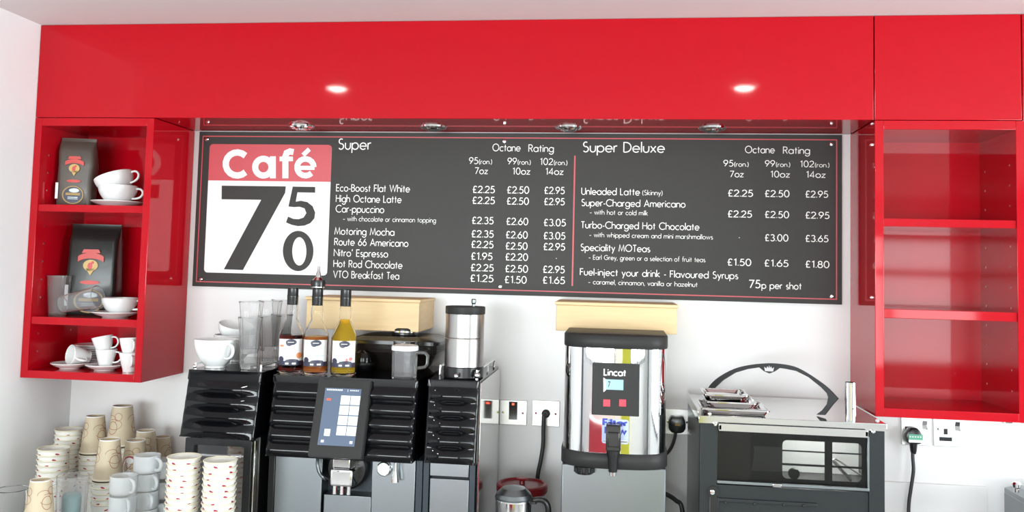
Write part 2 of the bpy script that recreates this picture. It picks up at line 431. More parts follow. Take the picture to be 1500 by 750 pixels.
def wall_cabinet(x0, x1, z0, shelves, label, th=.0225, back=True):
    t = thing('wall_cabinet', label, 'cabinet', ((x0+x1)/2, -D/2, z0))
    z1 = ZS-.0015
    for a, b, nm in ((x0, x0+th, 'side_panel'), (x1-th, x1, 'side_panel')):
        MB().box(a, b, -D+.0, -.002, z0, z1, .0012).build(nm, M_red, t)
    MB().box(x0+th, x1-th, -D, -.002, z0, z0+th, .0012).build('bottom_panel', M_red, t)
    MB().box(x0+th, x1-th, -D, -.002, z1-.024, z1, .0012).build('top_panel', M_red, t)
    MB().box(x0+th, x1-th, -.018, -.002, z0+th, z1-.024).build('back_panel', M_red, t)
    for z, h in shelves:
        MB().box(x0+th+.0005, x1-th-.0005, -D+.004, -.019, z-h, z, .001).build('shelf', M_red, t)
    first = {}
    z = z0+.075
    while z < z1-.06:
        if min(abs(z-q[0]+.01) for q in shelves) > .02:
            for s, xx in ((1, x0+th), (-1, x1-th)):
                for yy in (-.21, -.055):
                    if s not in first:
                        first[s] = MB().lathe([(.0028, -.0006), (.0028, .0006), (0, .0014)], 10, (0, 0, 0), axis=Matrix.Rotation(s*PI/2, 4, 'Y')).build('shelf_peg', M_peg, t, local=True); o = first[s]
                    else:
                        o = first[s].copy(); COL.objects.link(o)
                    o.location = Vector((xx, yy, z))-t.location
        z += .054
    return t
cabL = wall_cabinet(WX+.001, -.021, 1.2925, ((1.809, .0215), (1.4735, .022)), 'glossy red open wall cabinet holding coffee bags and white cups')
cabR = wall_cabinet(2.0255, 2.4015, 1.2885, ((1.8085, .021), (1.5695, .024)), 'empty glossy red open wall cabinet with two shelves on the right')

# downlights in the bulkhead underside and the ceiling
def downlight(x, y, z, label, grp, lens, r=.035):
    t = thing('downlight', label, 'downlight', (x, y, z), grp)
    prof = [(r*.78, -.001), (r*.80, -.006), (r*.92, -.0085), (r*1.12, -.005), (r*1.18, 0), (r*.78, 0)]
    MB().lathe(prof, 36, (x, y, z), cap=False).build('trim_ring', M_chrome, t)
    MB().lathe([(0, -.016), (r*.4, -.015), (r*.65, -.011), (r*.79, -.006), (r*.79, 0), (0, 0)], 28, (x, y, z), cap=False).build('lens', lens, t)
    return t
for i, (x, nm) in enumerate(zip((.3818, .7943, 1.1999, 1.6139), ('leftmost', 'second from left', 'third from left', 'rightmost'))):
    downlight(x, -.115, ZS, 'small chrome downlight in the red bulkhead underside, %s of four' % nm, 'downlights under the bulkhead', M_lampoff, .034)
for x, nm in ((.228, 'left'), (1.809, 'right')):
    downlight(x, -1.146, ZC, 'lit round ceiling downlight mirrored as %s bright spot on red fascia' % nm, 'ceiling downlights', M_lamp, .046)
    l = bpy.data.lights.new('ceiling_spot', 'SPOT'); l.energy = 8; l.spot_size = 1.9; l.spot_blend = .6; l.shadow_soft_size = .035; l.color = (1, .95, .88)
    o = bpy.data.objects.new('ceiling_spot', l); COL.objects.link(o); o.location = (x, -1.146, ZC-.02)

# ================================================================== MENU BOARD
YB = -.012
def bp(u, v): return at(u, v, YB-.0004)
mb = thing('menu_board', 'black drinks menu board with white prices and red border', 'menu board', (1.0, 0, 1.57))
MB().box(0, 2.0, YB, -.0015, 1.570, ZS-.003, .001).build('panel', M_board, mb)
o = [(.012, 1.5835), (1.986, 1.5835), (1.986, 2.055), (.012, 2.055)]
k = .0032
inn = [(.012+k, 1.5835+k), (1.986-k, 1.5835+k), (1.986-k, 2.055-k), (.012+k, 2.055-k)]
MB().ring_prism(o, inn, YB-.0005, YB-.0001).build('border_line', M_boardred, mb)
a, b = bp(842.5, 228), bp(840, 419)
MB().box(a.x-.003, a.x+.0015, YB-.0005, YB-.0001, b.z, a.z).build('divider_line', M_boardred, mb)
for u, v in ((303, 204), (294, 409), (1217.5, 211), (1218, 434), (739, 207), (733, 420)):
    q = bp(u, v)
    MB().lathe([(.0065, 0), (.0065, .002), (.0045, .0045), (0, .0052)], 18, (q.x, YB, q.z), axis='Y').build('screw', M_chrome, mb)
# logo
P = lambda x, y: (lambda q: (q.x, q.z))(bp(300+x/3.658, 205+y/3.658))
x0, z1 = P(28, 22); x1, z0 = P(655, 727)
zr = P(345, 221)[1]
lg = MB().prism(rrect(x0, x1, z0, z1, .012), YB-.0012, YB-.0001).build('logo_panel', M_boardwhite, mb)
hd = rrect(x0, x1, z0, z1, .012)
hd = [q for q in hd if q[1] > zr]
hd = [(x1, zr)]+hd+[(x0, zr)]
MB().prism(hd, YB-.0017, YB-.0012).build('logo_header', M_boardred, mb)
seven = [(92, 245), (435, 249), (431, 284), (205, 697), (103, 693), (303, 321), (91, 318)]
five = [(472, 250), (592, 252), (592, 283), (497, 281), (488, 331), (515, 326), (550, 333), (578, 355), (592, 388), (588, 420), (566, 446), (535, 459), (500, 462), (466, 455), (436, 442), (447, 411), (475, 423), (503, 425), (530, 416), (545, 392), (535, 367), (508, 358), (480, 360), (449, 357)]
nm = MB().prism([P(*q) for q in seven], YB-.0017, YB-.0011)
nm.prism([P(*q) for q in five], YB-.0017, YB-.0011)
n = 32
oo = [P(501+82*math.cos(2*PI*i/n), 595+108*math.sin(2*PI*i/n)) for i in range(n)]
ii = [P(507+38*math.cos(2*PI*i/n), 597+76*math.sin(2*PI*i/n)) for i in range(n)]
nm.ring_prism(oo, ii, YB-.0017, YB-.0011)
nm.build('logo_numerals', M_board, mb)
ca = bmesh.new()
for si, (st, wd) in enumerate(((arc(175, 129, 62, -45, -315, 62), 34), (arc(315, 146, 44, 0, 360, 45, 22), 33), ([(366, 88), (366, 206)], 32),
        ([(477, 66), (458, 62), (440, 70), (433, 90), (433, 206)], 33), ([(402, 102), (474, 102)], 25), ([(492, 150), (590, 150)], 22),
        (arc(541, 147, 45, 0, -316, 45), 30), ([(528, 82), (562, 50)], 24))):
    ribbon(ca, st, wd, lambda q, si=si: (P(q.x, q.y)[0], YB-.0019-.0002*si, P(q.x, q.y)[1]))
for f in ca.faces:
    f.normal_update()
    if f.normal.y > 0: f.normal_flip()
m2 = MB(); me = bpy.data.meshes.new('t'); ca.to_mesh(me); m2.bm.from_mesh(me); m2.build('logo_wordmark', M_boardwhite, mb)

def line(items, name, pen=.11):
    m = MB()
    for it in items:
        s, uL, uR, v, cap = it[:5]
        a = bp(uL, v); b_ = bp(uR, v)
        pxm = (b_.x-a.x)/(uR-uL)
        text(m, s, (a.x, YB-.0006, a.z), b_.x-a.x, cap*pxm, pen, small=it[5] if len(it) > 5 else None)
    m.build(name, M_letter, mb)
line([('Super', 495.4, 543, 218.6, 15)], 'heading', .105)
line([('Super Deluxe', 853.6, 973, 222.5, 15)], 'heading', .105)
for it in (('Octane', 721.7, 762, 221.2, 10.5), ('Rating', 774.5, 810.7, 222.2, 10.5), ('Octane', 1091.7, 1134.5, 224, 10.5), ('Rating', 1147.5, 1186, 225, 10.5)):
    line([it], 'column_heading')
for it in (('95(ron.)', 687.3, 720.7, 240, 9.5, 2), ('99(ron.)', 743.7, 777.3, 240.7, 9.5, 2), ('102(ron.)', 791, 831, 241.3, 9.5, 3), ('95(ron.)', 1060, 1096.5, 243.6, 9.5, 2), ('99(ron.)', 1120.8, 1157.4, 244, 9.5, 2), ('102(ron.)', 1172, 1214.8, 244.6, 9.5, 3)):
    line([it], 'octane_heading')
for it in (('7oz', 695.7, 714.3, 254.7, 9.5), ('10oz', 750.7, 776.3, 255.3, 9.5), ('14oz', 799, 825, 255.7, 9.5), ('7oz', 1069.3, 1089, 259.3, 9.5), ('10oz', 1128.6, 1156.6, 259.6, 9.5), ('14oz', 1180.9, 1208.9, 260, 9.5)):
    line([it], 'size_heading')
for it in (('Eco-Boost Flat White', 492.7, 600, 280, 10), ('High Octane Latte', 492.3, 587.7, 295.7, 10), ('Car-ppuccino', 492, 562.3, 310.7, 10), ('Motoring Mocha', 490.3, 577.3, 343.3, 10), ('Route 66 Americano', 490, 597.7, 359, 10), ("Nitro' Espresso", 489.3, 568, 375, 10), ('Hot Rod Chocolate', 488.7, 589, 391, 10), ('VTO Breakfast Tea', 488.3, 584.3, 406.7, 10),
           ('Unleaded Latte', 852, 936.8, 284.9, 10), ('Super-Charged Americano', 851.7, 1003.6, 301.5, 10), ('Turbo-Charged Hot Chocolate', 851.3, 1024, 334, 10), ('Speciality MOTeas', 850.6, 952, 367, 10), ('Fuel-inject your drink - Flavoured Syrups', 849.9, 1080.9, 402.8, 10)):
    line([it], 'drink_name', .115)
for it in (('\u2013 with chocolate or cinnamon topping', 502.7, 638.3, 323.6, 6.8), ('(Skinny)', 941, 970.4, 285.6, 7.2), ('\u2013 with hot or cold milk', 864, 948.8, 314, 6.8), ('\u2013 with whipped cream and mini marshmallows', 863.3, 1044, 347, 6.8), ('\u2013 Earl Grey, green or a selection of fruit teas', 862.5, 1033, 380, 6.8), ('\u2013 caramel, cinnamon, vanilla or hazelnut', 861.8, 1021.5, 416, 6.8)):
    line([it], 'drink_note', .105)
line([('75', 1097.3, 1113.5, 421.5, 12), ('p per shot', 1116, 1173.8, 422.5, 10)], 'shot_price', .13)
pr = '\u00a3'
cols = [
 [('2.25', 692.3, 724.3, 282.3), ('2.25', 691.8, 724.3, 298.3), ('2.35', 691.3, 722.5, 327.7), ('2.35', 690.6, 722.6, 347.3), ('2.25', 690.3, 722.3, 362.7), ('1.95', 690, 720.8, 380), ('2.25', 689.6, 722.6, 396.7), ('1.25', 688.8, 722.3, 412.3)],
 [('2.50', 742.7, 774.7, 283), ('2.50', 742.3, 774.3, 299.3), ('2.60', 741.7, 773.3, 329), ('2.60', 741, 772.6, 348.7), ('2.50', 740.6, 772.3, 365), ('2.20', 740.3, 773, 381), ('2.50', 740, 773, 398.3), ('1.50', 739.3, 771, 414.3)],
 [('2.95', 797.3, 826.7, 283.7), ('2.95', 797, 826.7, 300), ('3.05', 796.6, 828.3, 330.7), ('3.05', 796.3, 827.6, 350), ('2.95', 796, 827.3, 366), ('.', 814.6, 815.2, 379), ('2.95', 795.3, 826.7, 399.3), ('1.65', 795, 827, 415)],
 [('2.25', 1066.3, 1102.5, 287.5), ('2.25', 1066, 1101, 318), ('.', 1082.7, 1083.3, 348.7), ('1.50', 1065.6, 1100, 388.6)],
 [('2.50', 1120.4, 1156, 288.2), ('2.50', 1120.4, 1155.5, 318.8), ('3.00', 1120.4, 1154.4, 352.8), ('1.65', 1119.7, 1154.4, 390)],
 [('2.95', 1179.8, 1212.6, 289), ('2.95', 1179.8, 1214.5, 319.8), ('3.65', 1179.8, 1213, 353.9), ('1.80', 1179.8, 1214.5, 391.6)]]
for cl in cols:
    for s, a, b, v in cl:
        line([((pr+s) if s != '.' else s, a, b, v, 10)], 'price', .125)

# ================================================================== WOODEN BOXES
def wood_box(x0, x1, z0, z1, yf, label):
    t = thing('wooden_box', label, 'box', ((x0+x1)/2, yf/2, z0))
    MB().box(x0, x1, yf, -.002, z0, z1-.009, .002).build('carcass', M_wood, t)
    MB().box(x0-.004, x1+.004, yf-.006, -.002, z1-.009, z1, .002).build('lid', M_wood, t)
yb = -.20
a, b, c_ = at(452, 485, yb), at(612, 483, yb), at(612, 439, yb)
wood_box(.452, .788, (a.z+b.z)/2, c_.z, yb, 'pale wooden box on the wall behind the syrup bottles')
a, b, c_, d_ = at(814, 486, yb), at(991, 488.5, yb), at(900, 444, yb), at(991, 448, yb)
wood_box(a.x, b.x, (a.z+b.z)/2, c_.z, yb, 'pale wooden box on the wall above the water boiler')

# ================================================================== COFFEE MACHINE AND SIDE UNITS
def ribbed(x0, x1, z0, z1, yt, yb_, n, amp, yback, top=.12, edge=.02, lo=.35, cols=44, sub=9):
    """black panel with n horizontal flutes; leans out towards the bottom"""
    m = MB(); rings = []
    for i in range(cols+1):
        f = .5-.5*math.cos(PI*i/cols) if i not in (0, cols) else i/cols; x = x0+(x1-x0)*f
        e = min(f, 1-f)*(x1-x0)
        wn = min(1, e/edge); wn = wn*wn*(3-2*wn)
        ring = []; rc = .009; q = max(0, rc-e); rb = rc-math.sqrt(rc*rc-q*q)
        H = z1-z0; zt = z1-top*H
        ring.append((x, yt, z1)); ring.append((x, yt-(yt-yb_)*top*.8, zt+.003))
        for k in range(n):
            for j in range(sub):
                t = (k+j/sub)/n; z = zt-(zt-z0)*t
                yl = yt+(yb_-yt)*(top+(1-top)*t)
                b = math.sin(PI*(j/sub))
                ring.append((x, yl-amp*(lo+(1-lo)*wn)*b+rb, z))
        ring.append((x, yb_, z0)); ring.append((x, yback, z0)); ring.append((x, yback, z1))
        rings.append(ring)
    m.loft(rings)
    return m

def gallery(parts, r=.0035):
    m = MB()
    for p in parts: m.tube(p, r, 8)
    return m

# --- cup chiller on the left
XL0, XL1 = .203, .410
fr = thing('milk_fridge', 'slim black ribbed milk fridge left of the coffee machine', 'fridge', ((XL0+XL1)/2, -.22, .885))
MB().box(XL0+.004, XL1-.002, -.385, -.05, .887, 1.20, .004).build('body', M_black, fr)
ribbed(XL0, XL1, 1.185, 1.357, -.40, -.438, 4, .013, -.06, .16, .07, .1).build('ribbed_hood', M_gloss, fr, 50)
dr = MB()
dr.ring_prism(rrect(XL0+.006, XL1-.016, .90, 1.178, .004), rrect(XL0+.03, XL1-.036, .915, 1.160, .004), -.412, -.386)
dr = dr.build('door_frame', M_black, fr)
MB().box(XL0+.0305, XL1-.0365, -.400, -.3865, .9155, 1.1595).build('door_glass', M_steel2, dr)
MB().box(XL1-.014, XL1-.009, -.402, -.386, .895, 1.176, .001).build('edge_strip', M_chrome, fr)
hb = MB().box(XL0+.034, XL1-.045, -.4075, -.4, 1.128, 1.134, .002)
hb.box(XL1-.075, XL1-.05, -.409, -.4, 1.127, 1.136, .003).build('door_latch', M_chrome, fr)
gallery([[(XL0+.012, -.39, 1.357), (XL0+.012, -.39, 1.372), (XL0+.012, -.10, 1.372), (XL0+.012, -.10, 1.357)],
         [(XL1-.012, -.38, 1.357), (XL1-.012, -.38, 1.372), (XL1-.012, -.10, 1.372), (XL1-.012, -.10, 1.357)]], .003).build('top_rail', M_chrome, fr)
MB().sphere((XL0+.012, -.392, 1.365), .006).build('rail_knob', M_chrome, fr)

# --- main machine
XM0, XM1, ZM = .443, .838, 1.352
cm = thing('coffee_machine', 'wide black and steel coffee machine with tilted touch screen and ribbed hood', 'coffee machine', ((XM0+XM1)/2, -.22, .885))
MB().box(XM0+.002, XM1-.002, -.33, -.05, .889, 1.20, .004).build('body', M_black, cm)
ribbed(XM0, XM1, 1.147, ZM, -.40, -.440, 5, .012, -.05, .10, .012).build('ribbed_hood', M_gloss, cm, 50)
def panel(nm, u0, u1, v0, y, zb, mtl, parent, th=.012, zt=None):
    a = at(u0, v0, y); b = at(u1, v0, y)
    return MB().box(a.x, b.x, y, y+th, zb, zt or (a.z+b.z)/2, .0015).build(nm, mtl, parent)
ZB = .90
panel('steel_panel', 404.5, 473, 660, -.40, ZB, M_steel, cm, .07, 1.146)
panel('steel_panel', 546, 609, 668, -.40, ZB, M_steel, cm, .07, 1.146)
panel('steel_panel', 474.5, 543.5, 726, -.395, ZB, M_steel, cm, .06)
panel('side_trim', 394.5, 403.5, 664, -.398, .889, M_black, cm, .07, 1.146)
panel('side_trim', 610, 619.5, 670, -.398, .889, M_slate, cm, .07, 1.146)
a = at(474, 700, -.36); b = at(545, 700, -.36)
MB().box(a.x, b.x, -.345, -.33, 1.0, 1.146, .001).build('spout_recess', M_slate, cm)
c_ = at(505, 690, -.365)
MB().lathe([(.055, 0), (.055, .03), (.05, .035), (0, .035)], 40, (c_.x+.01, -.346, c_.z+.01), axis='Y').build('brew_head_cover', M_black, cm)
a = at(489, 690, -.41); b = at(515, 690, -.41); s0 = at(500, 671, -.41).z; s1 = at(500, 685, -.41).z; s2 = at(500, 710, -.41).z; s3 = at(500, 723, -.41).z
sp = MB().box(a.x, b.x, -.425, -.375, s1, 1.15, .004)
a2 = at(486, 690, -.42); b2 = at(519, 690, -.42)
sp.box(a2.x, b2.x, -.435, -.365, s2, s1+.001, .006)
sp = sp.build('coffee_spout', M_chrome, cm)
nz = MB()
for u in (489.5, 500, 510): q = at(u, 710, -.42); nz.lathe([(.0065, s3), (.0065, s2+.004), (.005, s3)], 14, (q.x, -.415, 0), cap=False)
nz.build('spout_nozzles', M_chrome, sp)
q = [at(466, 668, -.412), at(465, 680, -.42), at(468, 692, -.42), at(474, 700, -.42), at(480, 704, -.40)]
MB().tube(spline(q, 6), .0045, 10).build('milk_hose', M_steel, cm)
q = at(562, 687, -.41)
gz = MB().lathe([(.017, 0), (.019, .004), (.019, .010), (.016, .012), (.016, .0105), (0, .0105)], 32, (q.x, -.4005, q.z), axis='Y').build('dial_ring', M_chrome, cm)
MB().lathe([(.0158, .0108), (0, .0112)], 28, (q.x, -.4005, q.z), axis='Y', cap=False).lathe([(.0018, .011), (.0018, .013), (0, .013)], 10, (q.x, -.4005, q.z), axis='Y').build('dial_face', M_pale, gz)
a = at(580, 672, -.425); b = at(580, 688, -.425); c_ = at(580, 706, -.425)
MB().lathe([(.0045, a.z), (.0045, b.z), (.0085, (b.z+c_.z)/2), (.0105, c_.z), (.007, c_.z)], 16, (a.x, -.425, 0)).build('water_nozzle', M_chrome, cm)
# touch screen: tilted plate standing off the ribs
TL, BL = at(464, 554.5, -.415), at(453.4, 669.5, -.478)
TR, BR = at(541.5, 557, -.415), at(531.6, 672, -.478)
x0, x1 = (TL.x+BL.x)/2, (TR.x+BR.x)/2
z1, z0 = (TL.z+TR.z)/2, (BL.z+BR.z)/2
SC0 = Vector((0, -.415, z1)); SV = Vector((0, -.478+.415, z0-z1)); SN = Vector((0, SV.z, -SV.y)).normalized()
if SN.y > 0: SN = -SN
def scr(u, v):
    d = ray(u, v); t = (SC0-CAM).dot(SN)/d.dot(SN); return CAM+d*t
def slab(mb_, x0, x1, za, zb, out0, out1, mi=0):
    """plate on the tilted screen plane between heights za (low) and zb (high)"""
    def pt(x, z, o):
        s = (z-SC0.z)/SV.z; return SC0+SV*s+Vector((x, 0, 0))+SN*o
    b = bmesh.new()
    V = [b.verts.new(pt(x, z, o)) for o in (out0, out1) for x, z in ((x0, za), (x1, za), (x1, zb), (x0, zb))]
    for f in ((0, 1, 2, 3), (4, 5, 6, 7), (0, 1, 5, 4), (1, 2, 6, 5), (2, 3, 7, 6), (3, 0, 4, 7)): b.faces.new([V[i] for i in f])
    if out1-out0 > .005: bmesh.ops.bevel(b, geom=b.edges[:], offset=.002, segments=2, affect='EDGES')
    mb_.add(b, mi); return mb_
ts = slab(MB(), x0, x1, z0, z1, -.022, 0).build('touch_screen', M_dark, cm)
def srect(u0, v0, u1, v1): a, b = scr(u0, v0), scr(u1, v1); return min(a.x, b.x), max(a.x, b.x), min(a.z, b.z), max(a.z, b.z)
dx0, _, _, dz1 = srect(477, 568, 500, 600); _, dx1, dz0, _ = srect(490, 600, 519, 654.5)
slab(MB(), dx0, dx1, dz0, dz1, .0001, .0012).build('display', M_screen, ts)
ti = MB(); W_, H_ = dx1-dx0, dz1-dz0
for r in range(4):
    for c in range(2):
        xa = dx0+W_*(.47+.275*c); zb_ = dz1-H_*(.125+.178*r)
        slab(ti, xa, xa+W_*.255, zb_-H_*.160, zb_, .0013, .0018)
slab(ti, dx0+W_*.14, dx0+W_*.30, dz1-H_*.84, dz1-H_*.72, .0013, .0018)
slab(ti, dx0+W_*.08, dx0+W_*.16, dz1-H_*.955, dz1-H_*.91, .0013, .0018)
slab(ti, dx0+W_*.86, dx0+W_*.94, dz1-H_*.955, dz1-H_*.91, .0013, .0018)
for q in range(9):
    slab(ti, dx0+W_*(.05+.05*q), dx0+W_*(.05+.05*q+.034), dz1-H_*.045, dz1-H_*.018, .0013, .0018)
slab(ti, dx0+W_*.63, dx0+W_*.64, dz1-H_*.06, dz1-H_*.015, .0013, .0018)
for q in range(5): slab(ti, dx0+W_*(.70+.05*q), dx0+W_*(.70+.05*q+.03), dz1-H_*.042, dz1-H_*.022, .0013, .0018)
ti.build('screen_tiles', M_tile, ts)
rb = slab(MB(), dx0+W_*.08, dx0+W_*.20, dz1-H_*.225, dz1-H_*.185, .0013, .0018)
rb.build('screen_red_mark', M_screenred, ts)

# --- right hand unit
XR0, XR1 = .864, 1.003
gu = thing('grinder_unit', 'narrow black ribbed unit right of the coffee machine, steel side', 'grinder unit', ((XR0+XR1)/2, -.22, .885))
MB().box(XR0+.002, XR1-.003, -.375, -.05, .889, 1.20, .003).build('body', M_black, gu)
ribbed(XR0, XR1-.002, 1.150, 1.358, -.40, -.436, 5, .013, -.05, .10, .05, .1).build('ribbed_hood', M_gloss, gu, 50)
MB().box(XR1-.0015, XR1+.0015, -.396, -.045, .889, 1.352, .0005).build('steel_side_panel', M_steel2, gu)
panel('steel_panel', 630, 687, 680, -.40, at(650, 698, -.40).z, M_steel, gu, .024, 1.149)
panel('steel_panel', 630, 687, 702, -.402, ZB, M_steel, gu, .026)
panel('side_trim', 620.5, 629, 676, -.398, .889, M_slate, gu, .022, 1.149)
panel('side_trim', 688, 696.5, 676, -.398, .889, M_slate, gu, .022, 1.149)
zt = 1.358
rail = [[(x, -.385, zt), (x, -.385, zt+.022), (x, -.08, zt+.022), (x, -.08, zt)] for x in (XR1-.012,)]
rail += [[(XR1-.012, y, zt), (XR1-.012, y, zt+.022)] for y in (-.30, -.2)]
rail += [[(XR0+.012, -.30, zt), (XR0+.012, -.30, zt+.022), (XR0+.012, -.08, zt+.022), (XR0+.012, -.08, zt)]]
gallery(rail, .0035).build('top_rail', M_chrome, gu)
MB().sphere((XR1-.012, -.385, zt+.012), .008).sphere(at(668, 551, -.41), .006).build('rail_knob', M_chrome, gu)
# the machine's own bean hopper and lid
hz = ZM
hp = MB()
def rr3(x0, x1, y0, y1, z, r): return [(q[0], q[1], z) for q in rrect(x0, x1, y0, y1, r, 5)]
hp.loft([rr3(.64, .80, -.20, -.09, hz, .02), rr3(.60, .85, -.25, -.06, hz+.055, .02), rr3(.60, .85, -.25, -.06, hz+.078, .02)])
bh = thing('bean_hopper', 'smoky black bean hopper behind the bottles under the wooden box', 'hopper', (.72, -.16, hz))
hp.build('hopper_body', M_smoke, bh)
MB().loft([rr3(.645, .795, -.195, -.095, hz+.003, .02), rr3(.61, .84, -.24, -.07, hz+.05, .02)]).build('coffee_beans', mat('roasted_beans', (.05, .025, .015), .35, noise=.7, nscale=90, bump=1), bh)
lid = MB(); lid.loft([rr3(.59, .86, -.26, -.055, hz+.0785, .025), rr3(.59, .86, -.26, -.055, hz+.088, .025), rr3(.62, .83, -.24, -.07, hz+.098, .03)])
lid = lid.build('hopper_lid', M_black, bh)

# ================================================================== THINGS ON THE MACHINES
def place(u, v, z, ylim=(-.5, -.06)):
    p = atz(u, v, z); y = min(max(p.y, ylim[0]), ylim[1]); p = at(u, v, y); p.z = z; return p

def bottle(loc, liquid, fill, label, lid_label, pourer, orange, rz):
    t = thing('syrup_bottle', label, 'bottle', loc, 'syrup bottles on the coffee machine', rz)
    prof = [(0, .002), (.028, 0), (.034, .003), (.035, .010), (.035, .100), (.033, .108), (.018, .140), (.0155, .147), (.0165, .153), (.0175, .165), (.0165, .180), (.0140, .190), (.0140, .198)]
    inner = [(max(r-.0028, 0), z+(.004 if z < .01 else 0)) for r, z in prof[::-1]]
    inner[-1] = (0, .008)
    MB().lathe(prof+inner, 40, cap=False).build('glass', M_glass, t, local=True)
    li = [(0, .0085)]+[(r-.0031, max(z, .0087)) for r, z in prof[1:] if z < fill]
    # radius at the fill height
    for (r0, z0), (r1, z1) in zip(prof, prof[1:]):
        if z0 <= fill <= z1: rf = r0+(r1-r0)*(fill-z0)/(z1-z0)-.0031
    li += [(rf, fill), (0, fill)]
    MB().lathe(li, 36, cap=False).build('syrup', liquid, t, local=True)
    MB().lathe([(0, .232), (.0135, .2315), (.0145, .229), (.0145, .212), (.0152, .210), (.0152, .206), (.0148, .204), (.0148, .186), (.0146, .185)], 28, cap=False).build('cap', M_black, t, local=True)
    lb = MB(); b = bmesh.new()
    def cyl(th, z, r=.0353): return (r*math.sin(th), -r*math.cos(th), z)
    def patch(b, t0, t1, z0, z1, r, n=14):
        A = [b.verts.new(cyl(t0+(t1-t0)*k/n, z0, r)) for k in range(n+1)]; B = [b.verts.new(cyl(t0+(t1-t0)*k/n, z1, r)) for k in range(n+1)]
        for k in range(n): b.faces.new((A[k], A[k+1], B[k+1], B[k]))
    def blob(b, t, z, rt, rz_, r, n=18):
        prev = None
        for k in range(n+1):
            c = -math.cos(PI*k/n); h = rz_*math.sqrt(max(.02, 1-c*c))
            cur = (b.verts.new(cyl(t+rt*c, z-h, r)), b.verts.new(cyl(t+rt*c, z+h, r)))
            if prev: b.faces.new((prev[0], cur[0], cur[1], prev[1]))
            prev = cur
    patch(b, -1.02, 1.02, .024, .094, .0353); lb.add(b, 0)
    b = bmesh.new(); blob(b, .05, .086, .42, .008, .0355); blob(b, -.1, .084, .25, .0085, .0356); lb.add(b, 1)
    b = bmesh.new(); patch(b, -1.02, 1.02, .024, .036, .0355); blob(b, -.72, .040, .24, .008, .0356); blob(b, .15, .037, .5, .004, .0356); lb.add(b, 1)
    b = bmesh.new(); blob(b, *orange[:4], .0355); blob(b, *orange[4:8], .0355); lb.add(b, 2)
    b = bmesh.new(); patch(b, -.35, -.1, .027, .031, .0357); patch(b, .15, .45, .027, .031, .0357); patch(b, -.2, .25, .085, .0865, .0358); lb.add(b, 0)
    lb.build('label', [M_label, M_navy, orange[8]], t, local=True)
    if pourer:
        pr_ = MB().lathe([(.0148, .232), (.0185, .234), (.019, .252), (.014, .256), (.0075, .262), (.0062, .272), (.0035, .280), (.003, .292), (.0, .292)], 24, cap=False)
        pr_.build('pourer', M_steel2, t, local=True)
        MB().lathe([(.0192, .236), (.0196, .240), (.0196, .250), (.0188, .254)], 24, cap=False).build('pourer_collar', M_black, t, local=True)
    return t
yb_ = -.352
def foot(u, v, y, z): p = at(u, v, y); p.z = z; return p
bottle(foot(424.5, 546, yb_, ZM+.0005), M_syr_red, .104, 'dark red syrup bottle, leftmost of three on the coffee machine', '', False, (.72, .050, .28, .008, -.7, .076, .2, .003, M_orange), .34)
bottle(foot(461, 546, yb_, ZM+.0005), M_syr_amber, .102, 'amber syrup bottle with steel pourer, middle of three', '', True, (.1, .052, .6, .003, -.2, .056, .4, .002, M_paleblue), .32)
bottle(foot(502.5, 548, yb_, ZM+.0005), M_syr_gold, .150, 'golden yellow syrup bottle, rightmost of three', '', False, (.55, .046, .16, .005, .25, .043, .1, .005, mat('pink_print', (.7, .2, .18), .4, noise=.1)), .30)

p = foot(530, 549, -.27, ZM)
t = thing('dome_lid', 'glossy black ball-shaped dome beside the golden syrup bottle', 'dome', p)
MB().lathe([(.022, 0), (.024, .004), (.030, .012), (.0325, .026), (.031, .042), (.024, .055), (.012, .0615), (0, .063)], 36, p, cap=True).build('dome', M_gloss, t)
MB().lathe([(.0335, .020), (.0345, .024), (.0335, .028)], 36, p, cap=False).build('rim_band', M_black, t)

# shaker with white lid
p = foot(592, 553, -.352, ZM)
t = thing('shaker', 'clear shaker mug with white lid standing in front of the hopper', 'shaker', p, rz=.3)
prof = []
n = 10
out = [(.0325, 0), (.0335, .004), (.0345, .078)]; inn_ = [(.0320, .078), (.031, .006), (0, .005)]
MB().lathe([(0, 0)]+out+inn_, 12, cap=False).build('glass_body', M_acrylic, t, 20, local=True)
MB().lathe([(0, .086), (.034, .086), (.036, .083), (.036, .074), (.0352, .0735), (.0352, .0785), (0, .0785)], 36, cap=False).build('lid', M_label, t, local=True)
MB().lathe([(.030, .0862), (.032, .0865), (.031, .0985), (.029, .099), (.0285, .0865)], 30, cap=False).build('lid_collar', M_glass, t, local=True)
MB().tube([(.0335, 0, .068), (.055, 0, .066), (.062, 0, .058), (.060, 0, .036), (.055, 0, .029), (.0335, 0, .026)], .0042, 8).build('handle', M_acrylic, t, local=True)
# black knob of the hopper with chrome band
q = foot(593, 498, -.17, hz+.0985)
MB().lathe([(.036, 0), (.038, .003), (.038, .018), (.034, .022), (0, .022)], 32, q).build('lid_knob', M_black, bh)
MB().lathe([(.0383, .008), (.0388, .010), (.0383, .014)], 32, q, cap=False).build('knob_band', M_chrome, bh)

